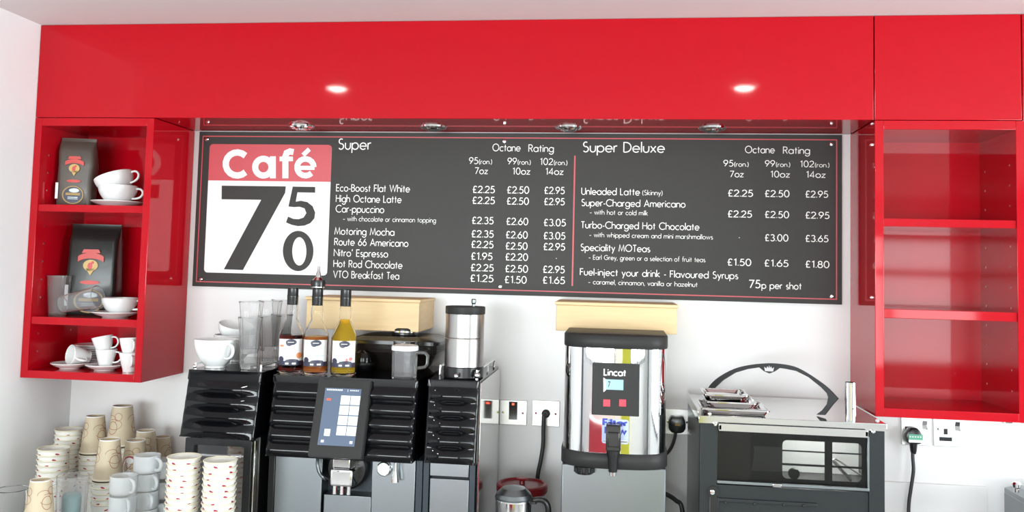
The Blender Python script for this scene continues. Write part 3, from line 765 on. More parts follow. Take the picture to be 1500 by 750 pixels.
# steel canister on the right hand unit
p = foot(679, 553, -.335, 1.3585)
a = at(649.5, 500, -.335); b = at(708, 500, -.335); r = (b.x-a.x)/2*.985
zt = at(680, 448.5, -.335).z-p.z
t = thing('canister', 'tall brushed steel canister with dark lid on the narrow ribbed unit', 'canister', p)
MB().lathe([(r*.96, 0), (r*1.0, .003), (r*1.0, .028), (r*.97, .030)], 44, p).build('base_ring', M_black, t)
MB().lathe([(r*.97, .0302), (r*.97, .103), (r*.955, .105), (r*.97, .107), (r*.97, zt-.0205)], 44, p).build('body', M_satin, t)
MB().lathe([(r*.99, zt-.020), (r*1.0, zt-.018), (r*1.0, zt-.002), (r*.98, zt), (0, zt)], 44, p).build('lid', M_dark, t)
q = Vector((p.x+.022, p.y+.0, p.z+zt))
MB().lathe([(.0045, 0), (.0045, .006), (.0065, .010), (.0068, .018), (.005, .0205), (0, .021)], 18, q).build('lid_knob', M_steel, t)

# ---- china
def cup_mesh(t, r, h, foot_r, wall=.0028, hr=.011, hh=.5, sq=1.0, bowl=1.0, hw=.0045, hx=1.0):
    N = 12; prof = [(0, .004), (foot_r*.8, .004), (foot_r*.9, 0), (foot_r, 0), (foot_r, .005)]
    for k in range(1, N+1):
        s = k/N; prof.append((foot_r+(r-foot_r)*(1-(1-s)**(2.2*bowl) if bowl > 0 else s), .005+(h-.005)*s))
    inn_ = [(max(a-wall, 0), b) for a, b in prof[:4:-1]]
    prof += [(r-wall*.5, h+.0012)]+inn_+[(0, .0085)]
    MB().lathe(prof, 44, cap=False).build('bowl', M_china, t, 40, local=True)
    def rad(z):
        s = (z-.005)/(h-.005); return foot_r+(r-foot_r)*(1-(1-s)**(2.2*bowl) if bowl > 0 else s)
    za, zb = h*.86, h*(.86-hh); d = hr*2.2*hx
    pts = bez((rad(za)-.001, 0, za), (rad(za)+d*1.1, 0, za+.006), (rad(za)+d*1.15, 0, zb-.004), (rad(max(zb, .01))-.001, 0, zb), 16)
    MB().tube(pts, hw, 10, flat=.75).build('handle', M_china, t, 60, local=True)
def saucer_mesh(t_or_none, r):
    prof = [(0, .0025), (r*.38, .0025), (r*.42, 0), (r*.52, 0), (r*.55, .003), (r*.8, .008), (r, .0155), (r*.995, .0175), (r*.78, .0105), (r*.52, .006), (r*.36, .005), (0, .005)]
    return MB().lathe(prof, 48, cap=False)
def cup(loc, lab, kind, rot=(0, 0, 0), cat='cup', grp=None):
    t = thing('coffee_cup' if kind != 'espresso' else 'espresso_cup', lab, cat, loc, grp)
    t.rotation_euler = rot
    if kind == 'big': cup_mesh(t, .060, .077, .028, hr=.013)
    elif kind == 'cap': cup_mesh(t, .0575, .060, .028, hr=.011, bowl=1.0)
    elif kind == 'flat': cup_mesh(t, .052, .052, .026, hr=.011)
    else: cup_mesh(t, .0305, .056, .0185, wall=.0024, hr=.0095, bowl=.55, hw=.0035, hh=.55)
    return t
def saucer(loc, lab, r, grp=None):
    o = saucer_mesh(None, r).build('saucer', M_china, None, 40); o.location = loc
    return tag(o, lab, 'saucer', grp)

# left unit's top: big cup, cup lying behind, tall glasses
ZL = 1.3575
p = foot(315, 541, -.335, ZL)
cup(p, 'large white cup on the milk fridge with handle toward the camera', 'big', (0, 0, -.55))
p = foot(338, 520, -.19, ZL+.058)
cup(foot(342, 541, -.17, ZL), 'large white cup upright at the back of the milk fridge', 'big', (0, 0, 1.2))
cup(foot(340, 541, -.17, ZL+.056), 'white cup resting tilted on another behind the large cup', 'flat', (.0, -.25, 2.6))
def tall_glass():
    t = thing('latte_glass', 'x', 'glass', (0, 0, 0), 'tall latte glasses on the milk fridge')
    prof = [(0, 0), (.0225, 0), (.024, .004), (.0262, .05), (.029, .10), (.0335, .140)]
    inn_ = [(.0321, .140), (.0276, .10), (.0246, .05), (.0222, .012), (0, .011)]
    MB().lathe(prof+inn_, 10, cap=False).build('glass_body', M_haze, t, 15, local=True)
    MB().lathe([(.0336, .138), (.0341, .140), (.0331, .1415), (.0320, .140)], 40, cap=False).build('rim', M_glass, t, local=True)
    return t
g0 = tall_glass()
spots = [((364, 543), -.345, 'front'), ((392, 543), -.255, 'middle'), ((410, 543), -.16, 'back')]
first = True
for (u, v), y, nm in spots:
    for k in range(2):
        p = foot(u, v, y, ZL+.0005+k*.0425)
        if nm == 'back': p.x = min(p.x, XL1-.036)
        lab = 'tall clear latte glass, %s of the %s nested pair on the milk fridge' % (('lower', 'upper')[k], nm)
        if first: g0.location = p; g0['label'] = lab; first = False
        else: dup(g0, p, (0, 0, .2*k), lab)

# ================================================================== LEFT CABINET CONTENTS
S1, S2, S3 = 1.809+.0003, 1.4735+.0003, 1.2925+.0225+.0003
def bag(loc, w_, h_, d_, lab, mt, rz, sc=1.0, ringcol=None, lean=0):
    t = thing('coffee_bag', lab, 'coffee bag', loc, 'coffee bags in the left cabinet', rz)
    rings = []; n = 10
    for s, fw, fd in ((0, .95, .92), (.02, 1, 1), (.3, 1.0, 1.03), (.6, 1, 1.0), (.8, 1.0, .86), (.88, .99, .55), (.93, .985, .22), (.955, .985, .07), (1, .985, .05)):
        wx, dy = w_/2*fw, d_/2*fd; e = min(.014, dy*.7)
        rg = [(x+.002*math.sin(9*s+x*60), y+.0012*math.sin(17*s+x*90), h_*s) for x, y in rrect(-wx, wx, -dy, dy, e, 4)]
        rings.append(rg)
    MB().loft(rings).build('bag_body', mt, t, 35, local=True)
    yf_ = -d_/2*1.03-.0016
    def E(cx, cz, rx, rz_, n=24): return [(cx+rx*math.cos(2*PI*k/n), cz+rz_*math.sin(2*PI*k/n)) for k in range(n)]
    m = MB(); W2 = w_
    # arched red banner
    up = arc(0, .60*h_, .30*w_, 150, 30, .16*w_, 14); dn = arc(0, .60*h_-.11*w_, .30*w_, 30, 150, .15*w_, 14)
    m.prism(up+dn, yf_-.0008, yf_, 0)
    m.prism([(-.19*w_, .68*h_), (.19*w_, .68*h_), (.15*w_, .72*h_), (-.15*w_, .72*h_)], yf_-.0008, yf_, 0)
    m.prism(E(0, .36*h_, .20*w_, .022*h_, 4+16), yf_-.0008, yf_, 0)
    m.prism([(-.16*w_, .345*h_), (.16*w_, .345*h_), (.17*w_, .375*h_), (-.17*w_, .375*h_)], yf_-.0009, yf_, 0)
    m.prism(E(0, .545*h_, .15*w_, .062*h_), yf_-.0009, yf_-.0002, 1)
    m.prism([(-.09*w_, .51*h_), (.09*w_, .51*h_), (.0, .435*h_)], yf_-.0009, yf_-.0002, 1)
    m.prism(E(-.01*w_, .54*h_, .05*w_, .036*h_), yf_-.0013, yf_-.0008, 0)
    m.prism(E(.04*w_, .575*h_, .03*w_, .016*h_), yf_-.0013, yf_-.0008, 0)
    m.build('printed_crest', [M_bagred, M_gold], t, local=True)
    m = MB()
    m.ring_prism(E(0, .16*h_, .30*w_, .135*h_*.98), E(0, .16*h_, .265*w_, .118*h_), yf_-.0010, yf_, 0)
    m.prism(E(0, .16*h_, .265*w_, .118*h_), yf_-.0007, yf_, 1)
    m.prism([(-.20*w_, .155*h_), (.20*w_, .155*h_), (.20*w_, .19*h_), (-.20*w_, .19*h_)], yf_-.0012, yf_-.0006, 0)
    m.prism([(-.14*w_, .12*h_), (.14*w_, .12*h_), (.14*w_, .13*h_), (-.14*w_, .13*h_)], yf_-.0012, yf_-.0006, 2)
    m.prism([(-.14*w_, .10*h_), (.14*w_, .10*h_), (.14*w_, .107*h_), (-.14*w_, .107*h_)], yf_-.0012, yf_-.0006, 2)
    m.prism(E(.03*w_, .225*h_, .14*w_, .03*h_), yf_-.0012, yf_-.0006, 2)
    m.build('round_label', [M_brass, M_navy, M_steel], t, local=True)
    m = MB().prism([(-.49*w_, .10*h_), (-.42*w_, .10*h_), (-.42*w_, .33*h_), (-.49*w_, .33*h_)], yf_-.0008, yf_+.002, 0)
    m.build('barcode_label', M_label, t, local=True)
    return t
p = foot(112, 298, -.15, S1); bag(p, .105, .213, .062, 'brown foil coffee bag standing on the top shelf of left cabinet', M_bagbrown, .25)
p = foot(136, 462, -.10, S2); b2 = bag(p, .148, .284, .075, 'large black foil coffee bag on the middle shelf of left cabinet', M_bagblack, .22)
p = foot(172, 299, -.155, S1)
saucer(p, 'white saucer under the two stacked cups on the top shelf', .076)
q = p+Vector((.0, 0, .0062))
cup(q, 'white cappuccino cup standing on the top shelf saucer', 'cap', (0, 0, .15))
q = p+Vector((.004, 0, .041))
cup(q, 'white cappuccino cup tilted inside another on the top shelf', 'cap', (0, -.36, .1))
p = foot(169, 465.5, -.165, S2)
saucer(p, 'white saucer on the middle shelf beside the black coffee bag', .070)
cup(p+Vector((.012, 0, .0062)), 'single white cup on a saucer on the middle shelf', 'flat', (0, 0, .2))
# plastic tumblers on the middle shelf
def tumbler(loc, lab, rot=(0, 0, 0)):
    t = thing('tumbler', lab, 'tumbler', loc, 'clear tumblers in the left cabinet'); t.rotation_euler = rot
    prof = [(0, 0), (.024, 0), (.0255, .003), (.034, .120), (.0345, .121)]
    MB().lathe(prof+[(.0328, .121), (.0243, .006), (0, .005)], 36, cap=False).build('tumbler_body', M_haze, t, local=True)
    MB().lathe([(.0345, .1185), (.0353, .120), (.0345, .1215), (.0333, .120)], 36, cap=False).build('rim', M_haze, t, local=True)
    return t
p = foot(84, 463, -.17, S2); tumbler(p, 'clear tumbler standing at the left end of the middle shelf')
p2 = tumbler(p+Vector((-.014, 0.085, 0)), 'taller looking clear tumbler standing behind another on the middle shelf')
p = foot(93, 448, -.222, S2+.036)
tumbler(p+Vector((-.008, 0, 0)), 'clear tumbler lying on its side before the black coffee bag', (0, PI/2-.22, 0.0))
# bottom shelf
p = foot(102, 543, -.17, S3)
saucer(p, 'white saucer holding the toppled espresso cup', .054)
za = Vector((-.52, -.84, .16)).normalized(); xa = Vector((.6, -.45, -.2)); xa = (xa-za*xa.dot(za)).normalized(); ya = za.cross(xa)
rot_ = Matrix((xa, ya, za)).transposed().to_euler()
cup(p+Vector((.040, .030, .034)), 'white espresso cup lying on its side on a saucer', 'espresso', tuple(rot_))
q = foot(135, 540, -.068, S3)
for k in range(8):
    r_ = .056
    o = saucer(q+Vector((0, 0, .0068*k)), 'white saucer, number %d from the bottom of the stack behind espresso cups' % (k+1), r_, 'stacked saucers at the back of the cabinet') if k == 0 else None
    if k == 0: s0_ = o
    else:
        c = s0_.copy(); COL.objects.link(c); c.location = q+Vector((0, 0, .0068*k))
        c['label'] = 'white saucer, %s from the bottom of the stack behind espresso cups' % ('second', 'third', 'fourth', 'fifth', 'sixth', 'seventh', 'topmost')[k-1]
s0_['label'] = 'white saucer, lowest of the stack behind the espresso cups'
p = foot(153, 544, -.175, S3)
saucer(p, 'white saucer under the pair of stacked espresso cups', .055)
cup(p+Vector((.003, 0, .0062)), 'white espresso cup, lower of the pair standing on a saucer', 'espresso', (0, 0, .1))
cup(p+Vector((.0, 0, .0450)), 'white espresso cup tilted in another above a saucer', 'espresso', (0, -.22, .1))
p = foot(189, 546, -.185, S3)
cup(p, 'white espresso cup, lower of the pair against the cabinet side', 'espresso', (0, 0, -.9))
cup(p+Vector((0, 0, .043)), 'white espresso cup, upper of the pair against the cabinet side', 'espresso', (0, -.1, -.8))

# ================================================================== WATER BOILER
BX, BH, BZ0, BZ1 = 1.349, .1295, 1.202, 1.4585
def bsec(h, dp, z, n=2.9, yc=-.375, yback=-.215, k=48):
    dp += .015
    r = [(BX+h, yback, z)] + [(BX+h*math.copysign(abs(math.cos(PI*i/k))**(2/n), math.cos(PI*i/k)), yc-dp*abs(math.sin(PI*i/k))**(2/n), z) for i in range(k+1)] + [(BX-h, yback, z)]
    return r
wb = thing('water_boiler', 'chrome fronted water boiler with black tap below the right wooden box', 'water boiler', (BX, -.33, .885))
MB().loft([bsec(BH, .070, BZ0-.004), bsec(BH, .070, BZ1+.004)]).build('chrome_front', M_chrome, wb, 60)
MB().loft([bsec(BH+.001, .071, BZ1), bsec(BH+.0025, .0735, BZ1+.003), bsec(BH+.0025, .0735, 1.488), bsec(BH, .070, 1.4915)]).build('top_band', M_dark, wb, 60)
MB().loft([bsec(BH+.003, .072, 1.1645), bsec(BH+.0045, .0755, 1.167), bsec(BH+.0045, .0755, 1.199), bsec(BH+.003, .072, BZ0)]).build('lower_band', M_dark, wb, 60)
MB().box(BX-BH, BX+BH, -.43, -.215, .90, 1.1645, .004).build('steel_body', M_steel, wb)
ft = MB()
for sx in (-1, 1):
    for y in (-.41, -.24): ft.lathe([(.012, .885), (.014, .89), (.012, .9005)], 16, (BX+sx*.11, y, 0))
ft.build('feet', M_black, wb)
YP = -.4605
a, b = at(868, 531, YP), at(936, 611, YP); c_ = at(868, 606, YP)
px0, px1, pz1 = a.x, b.x, (a.z+at(936, 533.5, YP).z)/2; pz0 = (c_.z+b.z)/2
cp = MB().box(px0, px1, YP-.006, YP+.012, pz0, pz1, .002).build('control_panel', M_dark, wb)
YQ = YP-.0061
def Q(u, v): return at(u, v, YQ)
m = MB(); a, b = Q(885, 549.6), Q(916.5, 549.6)
text(m, 'Lincat', (a.x, YQ-.0004, a.z), b.x-a.x, (b.x-a.x)/31.5*9.4, .19); m.build('lettering', M_letter, cp)
a, b = Q(888, 555.5), Q(913, 571.5)
MB().box(a.x, b.x, YQ-.0012, YQ, b.z, a.z).build('display', M_lcd, cp)
q = [Q(884, 553), Q(887.7, 556), Q(887.7, 571), Q(884, 574.5)]
MB().prism([(p.x, p.z) for p in q], YQ-.0008, YQ-.0001).build('display_bezel', M_plate, cp)
dg = MB(); a, b = Q(890.5, 567), Q(893.5, 567)
text(dg, '7', (a.x, YQ-.0016, a.z), b.x-a.x, .014, .2); dg.build('display_digit', M_navy, cp)
for u, kd in ((888.7, 0), (912, 1)):
    q = Q(u, 590.2); h = .0088
    bt = MB().box(q.x-h, q.x+h, YQ-.0015, YQ, q.z-h, q.z+h, .0005).build('button', M_button, cp)
    m = bmesh.new(); pl_ = lambda s, q=q: (q.x+s.x, YQ-.0019, q.z+s.y)
    if kd == 0:
        ribbon(m, arc(0, -.0005, .0045, 125, 415), .0014, pl_); ribbon(m, [(0, .006), (0, 0)], .0014, pl_)
        ribbon(m, [(-.0075, .007), (-.0075, -.007)], .0012, pl_); ribbon(m, [(.0075, .007), (.0075, -.007)], .0012, pl_)
    else:
        ribbon(m, [(-.0075, .007), (-.0075, -.007)], .002, pl_); ribbon(m, [(-.004, -.004), (-.001, .004), (.001, -.001), (.005, -.005)], .0015, pl_)
    mm_ = MB(); me = bpy.data.meshes.new('t'); m.to_mesh(me); mm_.bm.from_mesh(me); mm_.build('button_icon', M_letter, bt)
YS = YP-.0003
a, b = at(882, 613.5, YS), at(920.5, 651, YS)
st = MB().prism(rrect(a.x, b.x, b.z, a.z, .006), YS-.0006, YS, 0)
st = st.build('round_cornered_sticker', M_paleblue, wb)
a, b = at(884, 622.5, YS), at(918.5, 622.5, YS); m = MB()
text(m, 'Filter', (a.x, YS-.0012, a.z), b.x-a.x, .0145, .26)
a, b = at(887, 634.5, YS), at(917, 634.5, YS)
text(m, 'Flow', (a.x, YS-.0012, a.z), b.x-a.x, .0145, .26); m.build('sticker_lettering', M_blueprint, st)
a, b = at(883, 644, YS), at(919.5, 650, YS)
MB().prism(rrect(a.x+.001, b.x-.001, b.z+.001, a.z, .004), YS-.0010, YS-.0006).build('sticker_panel', M_label, st)
# tap and drain knob
a, b = at(887.8, 622, -.495), at(909.2, 662, -.495)
tp = MB().box(a.x, b.x, -.500, -.462, b.z, a.z, .004)
tp.box(a.x+.004, b.x-.004, -.508, -.49, b.z+.012, a.z-.016, .003)
zz = at(898, 697, -.485).z
cx = (a.x+b.x)/2
tp.lathe([(.0165, b.z+.012), (.0165, b.z-.006), (.013, b.z-.02), (.0105, zz+.009)], 24, (cx, -.482, 0))
tp = tp.build('tap', M_black, wb)
MB().lathe([(.0085, zz+.010), (.0085, zz), (.006, zz)], 20, (cx, -.482, 0)).build('tap_nozzle', M_chrome, tp)
a, b = at(843, 680, -.45), at(869, 694, -.45); r = (b.x-a.x)/2; cx2 = (a.x+b.x)/2
dk = MB().lathe([(r, 1.166), (r, b.z+.006), (r*.9, b.z), (0, b.z)], 26, (cx2, -.450, 0))
for k_ in range(6):
    th = PI*(1+k_/5); dk.lathe([(.004, 1.164), (.004, b.z+.003)], 8, (cx2+r*math.cos(th), -.450+r*math.sin(th), 0))
dk.build('drain_knob', M_black, wb)

# ================================================================== POTATO OVEN
OX0, OX1, OYF, OYB, OZ = 1.5555, 2.0005, -.43, -.05, 1.300
ov = thing('countertop_oven', 'dark grey countertop oven with glass door and polished steel top', 'oven', ((OX0+OX1)/2, -.24, .885))
bx0, bx1 = OX0+.004, OX1-.004
tp = MB().box(OX0, OX1, OYF-.003, OYB, OZ-.0185, OZ, .0012)
tp.box(OX0, OX0+.003, OYF+.01, OYB, OZ, OZ+.009, .0008)
tp = tp.build('top_plate', M_steel2, ov)
bl = MB()
for u, v in ((1039.5, 606.5), (1285, 616.5)):
    q = at(u, v, OYF-.003); bl.lathe([(.0048, 0), (.0048, .003), (.003, .0045), (0, .0045)], 14, (q.x, OYF-.003, q.z), axis='Y')
bl.build('top_bolts', M_chrome, tp)
gz1 = OZ-.0187
gz0 = at(1160, 711, OYF).z                       # floor of the glazed compartment
lx = at(1050.5, 680, OYF).x; rx = at(1273, 680, OYF).x
for xa, xb in ((bx0, bx0+.016), (bx1-.016, bx1)): MB().box(xa, xb, OYF+.012, OYB, .90, gz1, .001).build('side_panel', M_oven if xa > 1.8 else M_steel, ov)
for xa, xb in ((bx0, lx), (rx, bx1)): MB().box(xa, xb, OYF, OYF+.02, .905, gz1, .0015).build('front_post', M_oven, ov)
MB().box(bx0+.016, bx1-.016, OYF+.03, OYB, gz0-.02, gz0-.004).build('compartment_floor', M_ovenin, ov)
MB().box(lx, rx, OYF+.002, OYF+.02, gz1-.010, gz1, .001).build('top_rail', M_oven, ov)
# inner panel with a rounded, divided window, pale lit chamber behind it
yb2 = -.392
A, B_ = at(1146, 643, yb2), at(1262, 707, yb2)
C0, C1 = at(1146, 700, yb2), at(1262, 651, yb2)
wx0, wx1, wz0, wz1 = A.x, B_.x, (B_.z+C0.z)/2, (A.z+C1.z)/2
MB().ring_prism(rrect(bx0+.0165, bx1-.0165, gz0-.004, gz1-.0005, .0005), rrect(wx0, wx1, wz0, wz1, .012), yb2, yb2+.004).build('inner_panel', M_ovenin, ov)
xm0, xm1 = at(1208, 670, yb2).x, at(1219, 670, yb2).x
bk = MB().box(xm0, xm1, yb2-.001, yb2+.0035, wz0-.002, wz1+.002)
for v0, v1 in ((660.5, 662.5), (680, 683)):
    z_a, z_b = at(1180, v1, yb2).z, at(1180, v0, yb2).z
    bk.box(wx0-.001, wx1+.001, yb2+.0005, yb2+.003, z_a, z_b)
bk.build('window_bars', M_ovenin, ov)
MB().box(wx0-.05, bx1-.0168, -.262, -.258, gz0-.003, gz1-.002).build('chamber_back', M_pale, ov)
MB().box(bx0+.017, at(1099, 670, yb2).x, yb2-.002, yb2-.0005, gz0-.002, gz1-.014).build('stained_liner', mat('stained_steel', (.035, .028, .02), .35, noise=.8, nscale=60), ov)
pp = [at(u, v, yb2) for u, v in ((1104, 653), (1145, 655), (1145, 691), (1101, 689), (1105, 664))]
MB().prism([(q_.x, q_.z) for q_ in pp], yb2-.002, yb2-.0005).build('grey_liner', mat('grey_liner', (.07, .07, .072), .35, noise=.2, nscale=30), ov)  # mirrored grey in the door glass, put in as a coloured plate
q = at(1162, 692.5, yb2); MB().lathe([(.0125, 0), (.0137, .003), (.0137, .010), (.012, .013), (0, .013)], 28, (q.x, yb2, q.z), axis='Y').build('round_knob', M_black, ov)
l = bpy.data.lights.new('oven_lamp', 'AREA'); l.shape = 'RECTANGLE'; l.size = .20; l.size_y = .03; l.energy = 1.8; l.color = (1, .97, .92)  # added light, only to brighten the pale backing of the stand-in reflection
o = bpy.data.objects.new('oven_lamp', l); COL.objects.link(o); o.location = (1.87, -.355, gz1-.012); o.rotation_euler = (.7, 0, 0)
# glass door with steel handle rail
zb_l = at(1160, 706, OYF).z
dg = MB().box(lx+.002, rx-.002, OYF+.002, OYF+.006, gz0+.002, gz1-.012).build('door_glass', M_pane, ov)
y_h = OYF-.016
a, b = at(1053, 620, y_h), at(1272, 633, y_h); h1, h0 = (a.z+at(1272, 631, y_h).z)/2, (at(1053, 631, y_h).z+at(1272, 642, y_h).z)/2
hd_ = MB().box(a.x, b.x, y_h, y_h+.004, h0, h1, .001)
hd_.box(a.x, a.x+.006, y_h, OYF+.004, h0+.004, h1-.004).box(b.x-.006, b.x, y_h, OYF+.004, h0+.004, h1-.004)
hd_ = hd_.build('door_handle', M_steel2, dg)
q = at(1267, 634.5, y_h); MB().lathe([(.0042, 0), (.0042, .001), (0, .0012)], 14, (q.x, y_h, q.z), axis='Y').build('red_spot', M_bagred, hd_)
for xx in (lx-.006, rx+.008): MB().lathe([(.005, 0), (.005, .008), (.003, .010), (0, .010)], 14, (xx, OYF, h1-.004), axis='Y').build('hinge_pin', M_chrome, ov)
MB().box(lx, rx, OYF-.004, OYF+.004, gz0-.004, gz0+.003, .001).box(rx-.004, rx, OYF-.003, OYF+.004, gz0, h0).build('door_frame', M_steel, dg)
q = at(1137, 709, OYF-.006); MB().box(q.x-.008, q.x+.012, OYF-.008, OYF-.003, gz0-.005, gz0+.003, .001).build('door_catch', M_chrome, dg)
# lower panel
MB().box(lx-.001, rx+.001, OYF+.004, OYF+.012, .905, gz0-.008, .002).build('lower_door', M_oven, ov)
a, b = at(1048, 729, OYF), at(1197, 744, OYF)
hs = MB().box(a.x-.004, b.x, OYF-.003, OYF+.005, b.z+.002, a.z, .0015)
for u in (1063, 1105, 1148, 1177): q = at(u, 736+(u-1063)*.04, OYF); hs.lathe([(.0042, 0), (.0035, .003), (0, .004)], 14, (q.x, OYF-.003, q.z), axis='Y')
hs.build('riveted_strip', M_oven, ov)
q = at(1043, 720, OYF); MB().lathe([(.014, 0), (.014, .005), (0, .005)], 24, (q.x+.003, OYF, q.z), axis='Y').build('pivot_plate', M_black, ov)
MB().lathe([(.0062, .0052), (.0055, .009), (0, .010)], 20, (q.x, OYF, q.z), axis='Y').build('pivot_stud', M_chrome, ov)
MB().box(q.x-.006, q.x+.016, OYF-.004, OYF-.0005, .93, q.z-.012, .001).build('hinge_arm', M_black, ov)
fo = MB()
for x in (bx0+.03, bx1-.03):
    for y in (OYF+.04, OYB-.04): fo.lathe([(.014, .885), (.016, .89), (.014, .9055)], 16, (x, y, 0))
fo.build('feet', M_black, ov)
# loose chrome tongs lying inside behind the glass
g0_, g1_ = at(1219, 673, -.36), at(1246, 706, -.36)
g1_.z = max(g1_.z, gz0+.004)
tg = thing('tongs', 'chrome tongs leaning inside the oven behind the glass door', 'tongs', (g1_.x, g1_.y, gz0-.003))
MB().tube([g0_, g1_], .007, 10, flat=.6).build('tong_arm', M_plate, tg)
MB().tube([g0_+Vector((.006, -.002, .004)), g1_+Vector((.028, 0, .012))], .004, 10, flat=.6).build('tong_arm', M_plate, tg)
# arch plate with crown
PA, PB = Vector((1.607, -.085, 0)), Vector((1.8558, -.3538, 0))
pd = (PB-PA).normalized(); pn = Vector((pd.y, -pd.x, 0))
if pn.y > 0: pn = -pn
def hit(u, v):
    d = ray(u, v); t = (PA-CAM).dot(pn)/d.dot(pn); return CAM+d*t
outl = [(1032, 578.5), (1040, 564), (1054, 551.5), (1076, 540), (1099, 534.4), (1123, 532.2), (1141, 533), (1162, 537), (1180, 546), (1198, 557.8), (1213, 569.5), (1226.7, 584), (1218, 594), (1207.5, 608.0)]
innl = [(1195.7, 607.4), (1204, 601), (1211, 592), (1213, 582), (1211, 576), (1202, 566.8), (1184, 552.4), (1166, 543.4), (1150, 540.2), (1140.8, 539), (1133.6, 544), (1126.4, 547), (1119, 543.8), (1112, 538.2), (1094, 540.7), (1076, 546), (1058, 557), (1042, 572), (1040, 579)]
def smooth(p, n=3):
    v = spline([Vector((a, b, 0)) for a, b in p], n); return [(q.x, q.y) for q in v]
poly = smooth(outl[:12])+outl[12:]+innl
b = bmesh.new()
Fr = [hit(u, v) for u, v in poly]
for p in Fr: p.z = max(p.z, OZ+.0005)
V0 = [b.verts.new(p) for p in Fr]; V1 = [b.verts.new(p-pn*.006) for p in Fr]
b.faces.new(V0); b.faces.new(V1[::-1])
for k in range(len(V0)): b.faces.new((V0[k], V0[(k+1) % len(V0)], V1[(k+1) % len(V0)], V1[k]))
for f in b.faces: f.normal_update()
bmesh.ops.triangulate(b, faces=[f for f in b.faces if len(f.verts) > 4], ngon_method='EAR_CLIP')
m = MB(); m.add(b)
ar = m.build('crown_arch', M_arch, ov)
cr = [(1121, 543.5), (1119.8, 537.5), (1123, 540), (1124.2, 536.6), (1126, 539.6), (1127, 535.4), (1128, 539.6), (1129.8, 536.8), (1131, 540.2), (1134, 538), (1132.5, 544.2)]
b = bmesh.new(); V0 = [b.verts.new(hit(u, v)+pn*.0012) for u, v in cr]; V1 = [b.verts.new(hit(u, v)+pn*.0002) for u, v in cr]
b.faces.new(V0); b.faces.new(V1[::-1])
for k in range(len(V0)): b.faces.new((V0[k], V0[(k+1) % len(V0)], V1[(k+1) % len(V0)], V1[k]))
for f in b.faces: f.normal_update()
bmesh.ops.triangulate(b, faces=[f for f in b.faces if len(f.verts) > 4], ngon_method='EAR_CLIP')
m = MB(); m.add(b); m.build('crown_emblem', M_boardwhite, ar)

# trays and chrome tube on the oven
def tray(u0, u1, v, yf_, yb3, z, h, lab):
    a, b = at(u0, v, yf_), at(u1, v, yf_)
    t = thing('steel_tray', lab, 'tray', ((a.x+b.x)/2, (yf_+yb3)/2, z), 'steel trays on the oven')
    m = MB(); x0, x1 = a.x, b.x
    o_ = lambda e, zz: [(q[0], q[1], zz) for q in rrect(x0+e, x1-e, yf_+e, yb3-e, .012, 4)]
    m.loft([o_(.010, z+.0005), o_(.004, z+h*.8), o_(0, z+h*.85), o_(0, z+h), o_(.005, z+h), o_(.012, z+h*.4)])
    m.build('tray_body', M_steel2, t, 40)
    MB().tube([(q[0], q[1], z+h) for q in rrect(x0+.002, x1-.002, yf_+.002, yb3-.002, .011, 4)], .0018, 8, closed=True).build('rolled_rim', M_chrome, t)
    return t
tray(1028, 1129, 600, -.42, -.27, OZ+.0005, .0145, 'largest steel tray, bottom of the three on the oven top')
tray(1035, 1110, 590, -.40, -.27, OZ+.0155, .0140, 'middle steel tray of the three stacked on the oven top')
tray(1031, 1098, 578, -.36, -.24, OZ+.0300, .0120, 'smallest steel tray on top of the stack on the oven')
p = foot(1245.5, 609, -.405, OZ+.0002)
t = thing('steel_tube', 'upright polished steel tube at the front right of the oven top', 'tube', p)
zt = at(1245.5, 560, -.405).z-p.z
MB().lathe([(.0135, 0), (.0135, zt), (.0125, zt), (.0125, .002), (.0135, 0)], 30, p, cap=False).build('tube_wall', M_chrome, t)
MB().lathe([(.0022, 0), (.0022, .0004), (0, .0005)], 12, (p.x+.004, p.y-.0129, p.z+.03), axis='Y').build('pin_hole', M_black, t)

# ================================================================== KETTLE AND RED LIDDED JAR
p = foot(752, 745, -.40, .885)
zt = at(752, 729.5, -.40).z-.885; zd = at(752, 716.5, -.44).z-.885-.002
t = thing('kettle', 'small polished steel kettle with domed lid and black handle', 'kettle', p)
MB().lathe([(.046, 0), (.048, .006), (.047, zt-.004), (.0455, zt)], 44, p).build('body', M_steel2, t)
MB().lathe([(.0475, zt), (.048, zt+.004), (.044, zt+.013), (.030, zd-.004), (.012, zd), (0, zd+.0008)], 44, p).build('lid', M_steel, t)
pts = bez((p.x+.044, p.y, .885+zt-.006), (p.x+.105, p.y, .885+zt+.022), (p.x+.105, p.y, .885+zt-.05), (p.x+.044, p.y, .885+.045), 18)
MB().tube(pts, .0095, 12, flat=.8).build('handle', M_black, t)
MB().lathe([(.016, 0), (.016, .006), (.010, .010)], 18, (p.x+.044, p.y, .885+zt-.01)).build('handle_mount', M_black, t)
p = foot(765, 706, -.20, .885); zt = at(765, 716, -.265).z-.885
t = thing('lidded_jar', 'round jar with dark red lid behind the kettle', 'jar', p)
MB().lathe([(.058, 0), (.064, .006), (.064, zt-.016), (.060, zt-.012), (.057, zt-.013), (.060, .008), (0, .006)], 44, p, cap=False).build('glass_body', M_mug, t)
ld = MB().lathe([(.069, zt-.024), (.0715, zt-.020), (.0715, zt-.004), (.068, zt), (.060, zt+.001), (.058, zt-.004), (0, zt-.003)], 44, p).build('lid', M_redlid, t)
zk = at(766, 700, -.20).z-.885
MB().lathe([(.008, zt-.003), (.007, zk-.008), (.016, zk-.004), (.017, zk-.001), (.014, zk+.001), (0, zk+.001)], 28, p).build('lid_knob', M_redlid, t)

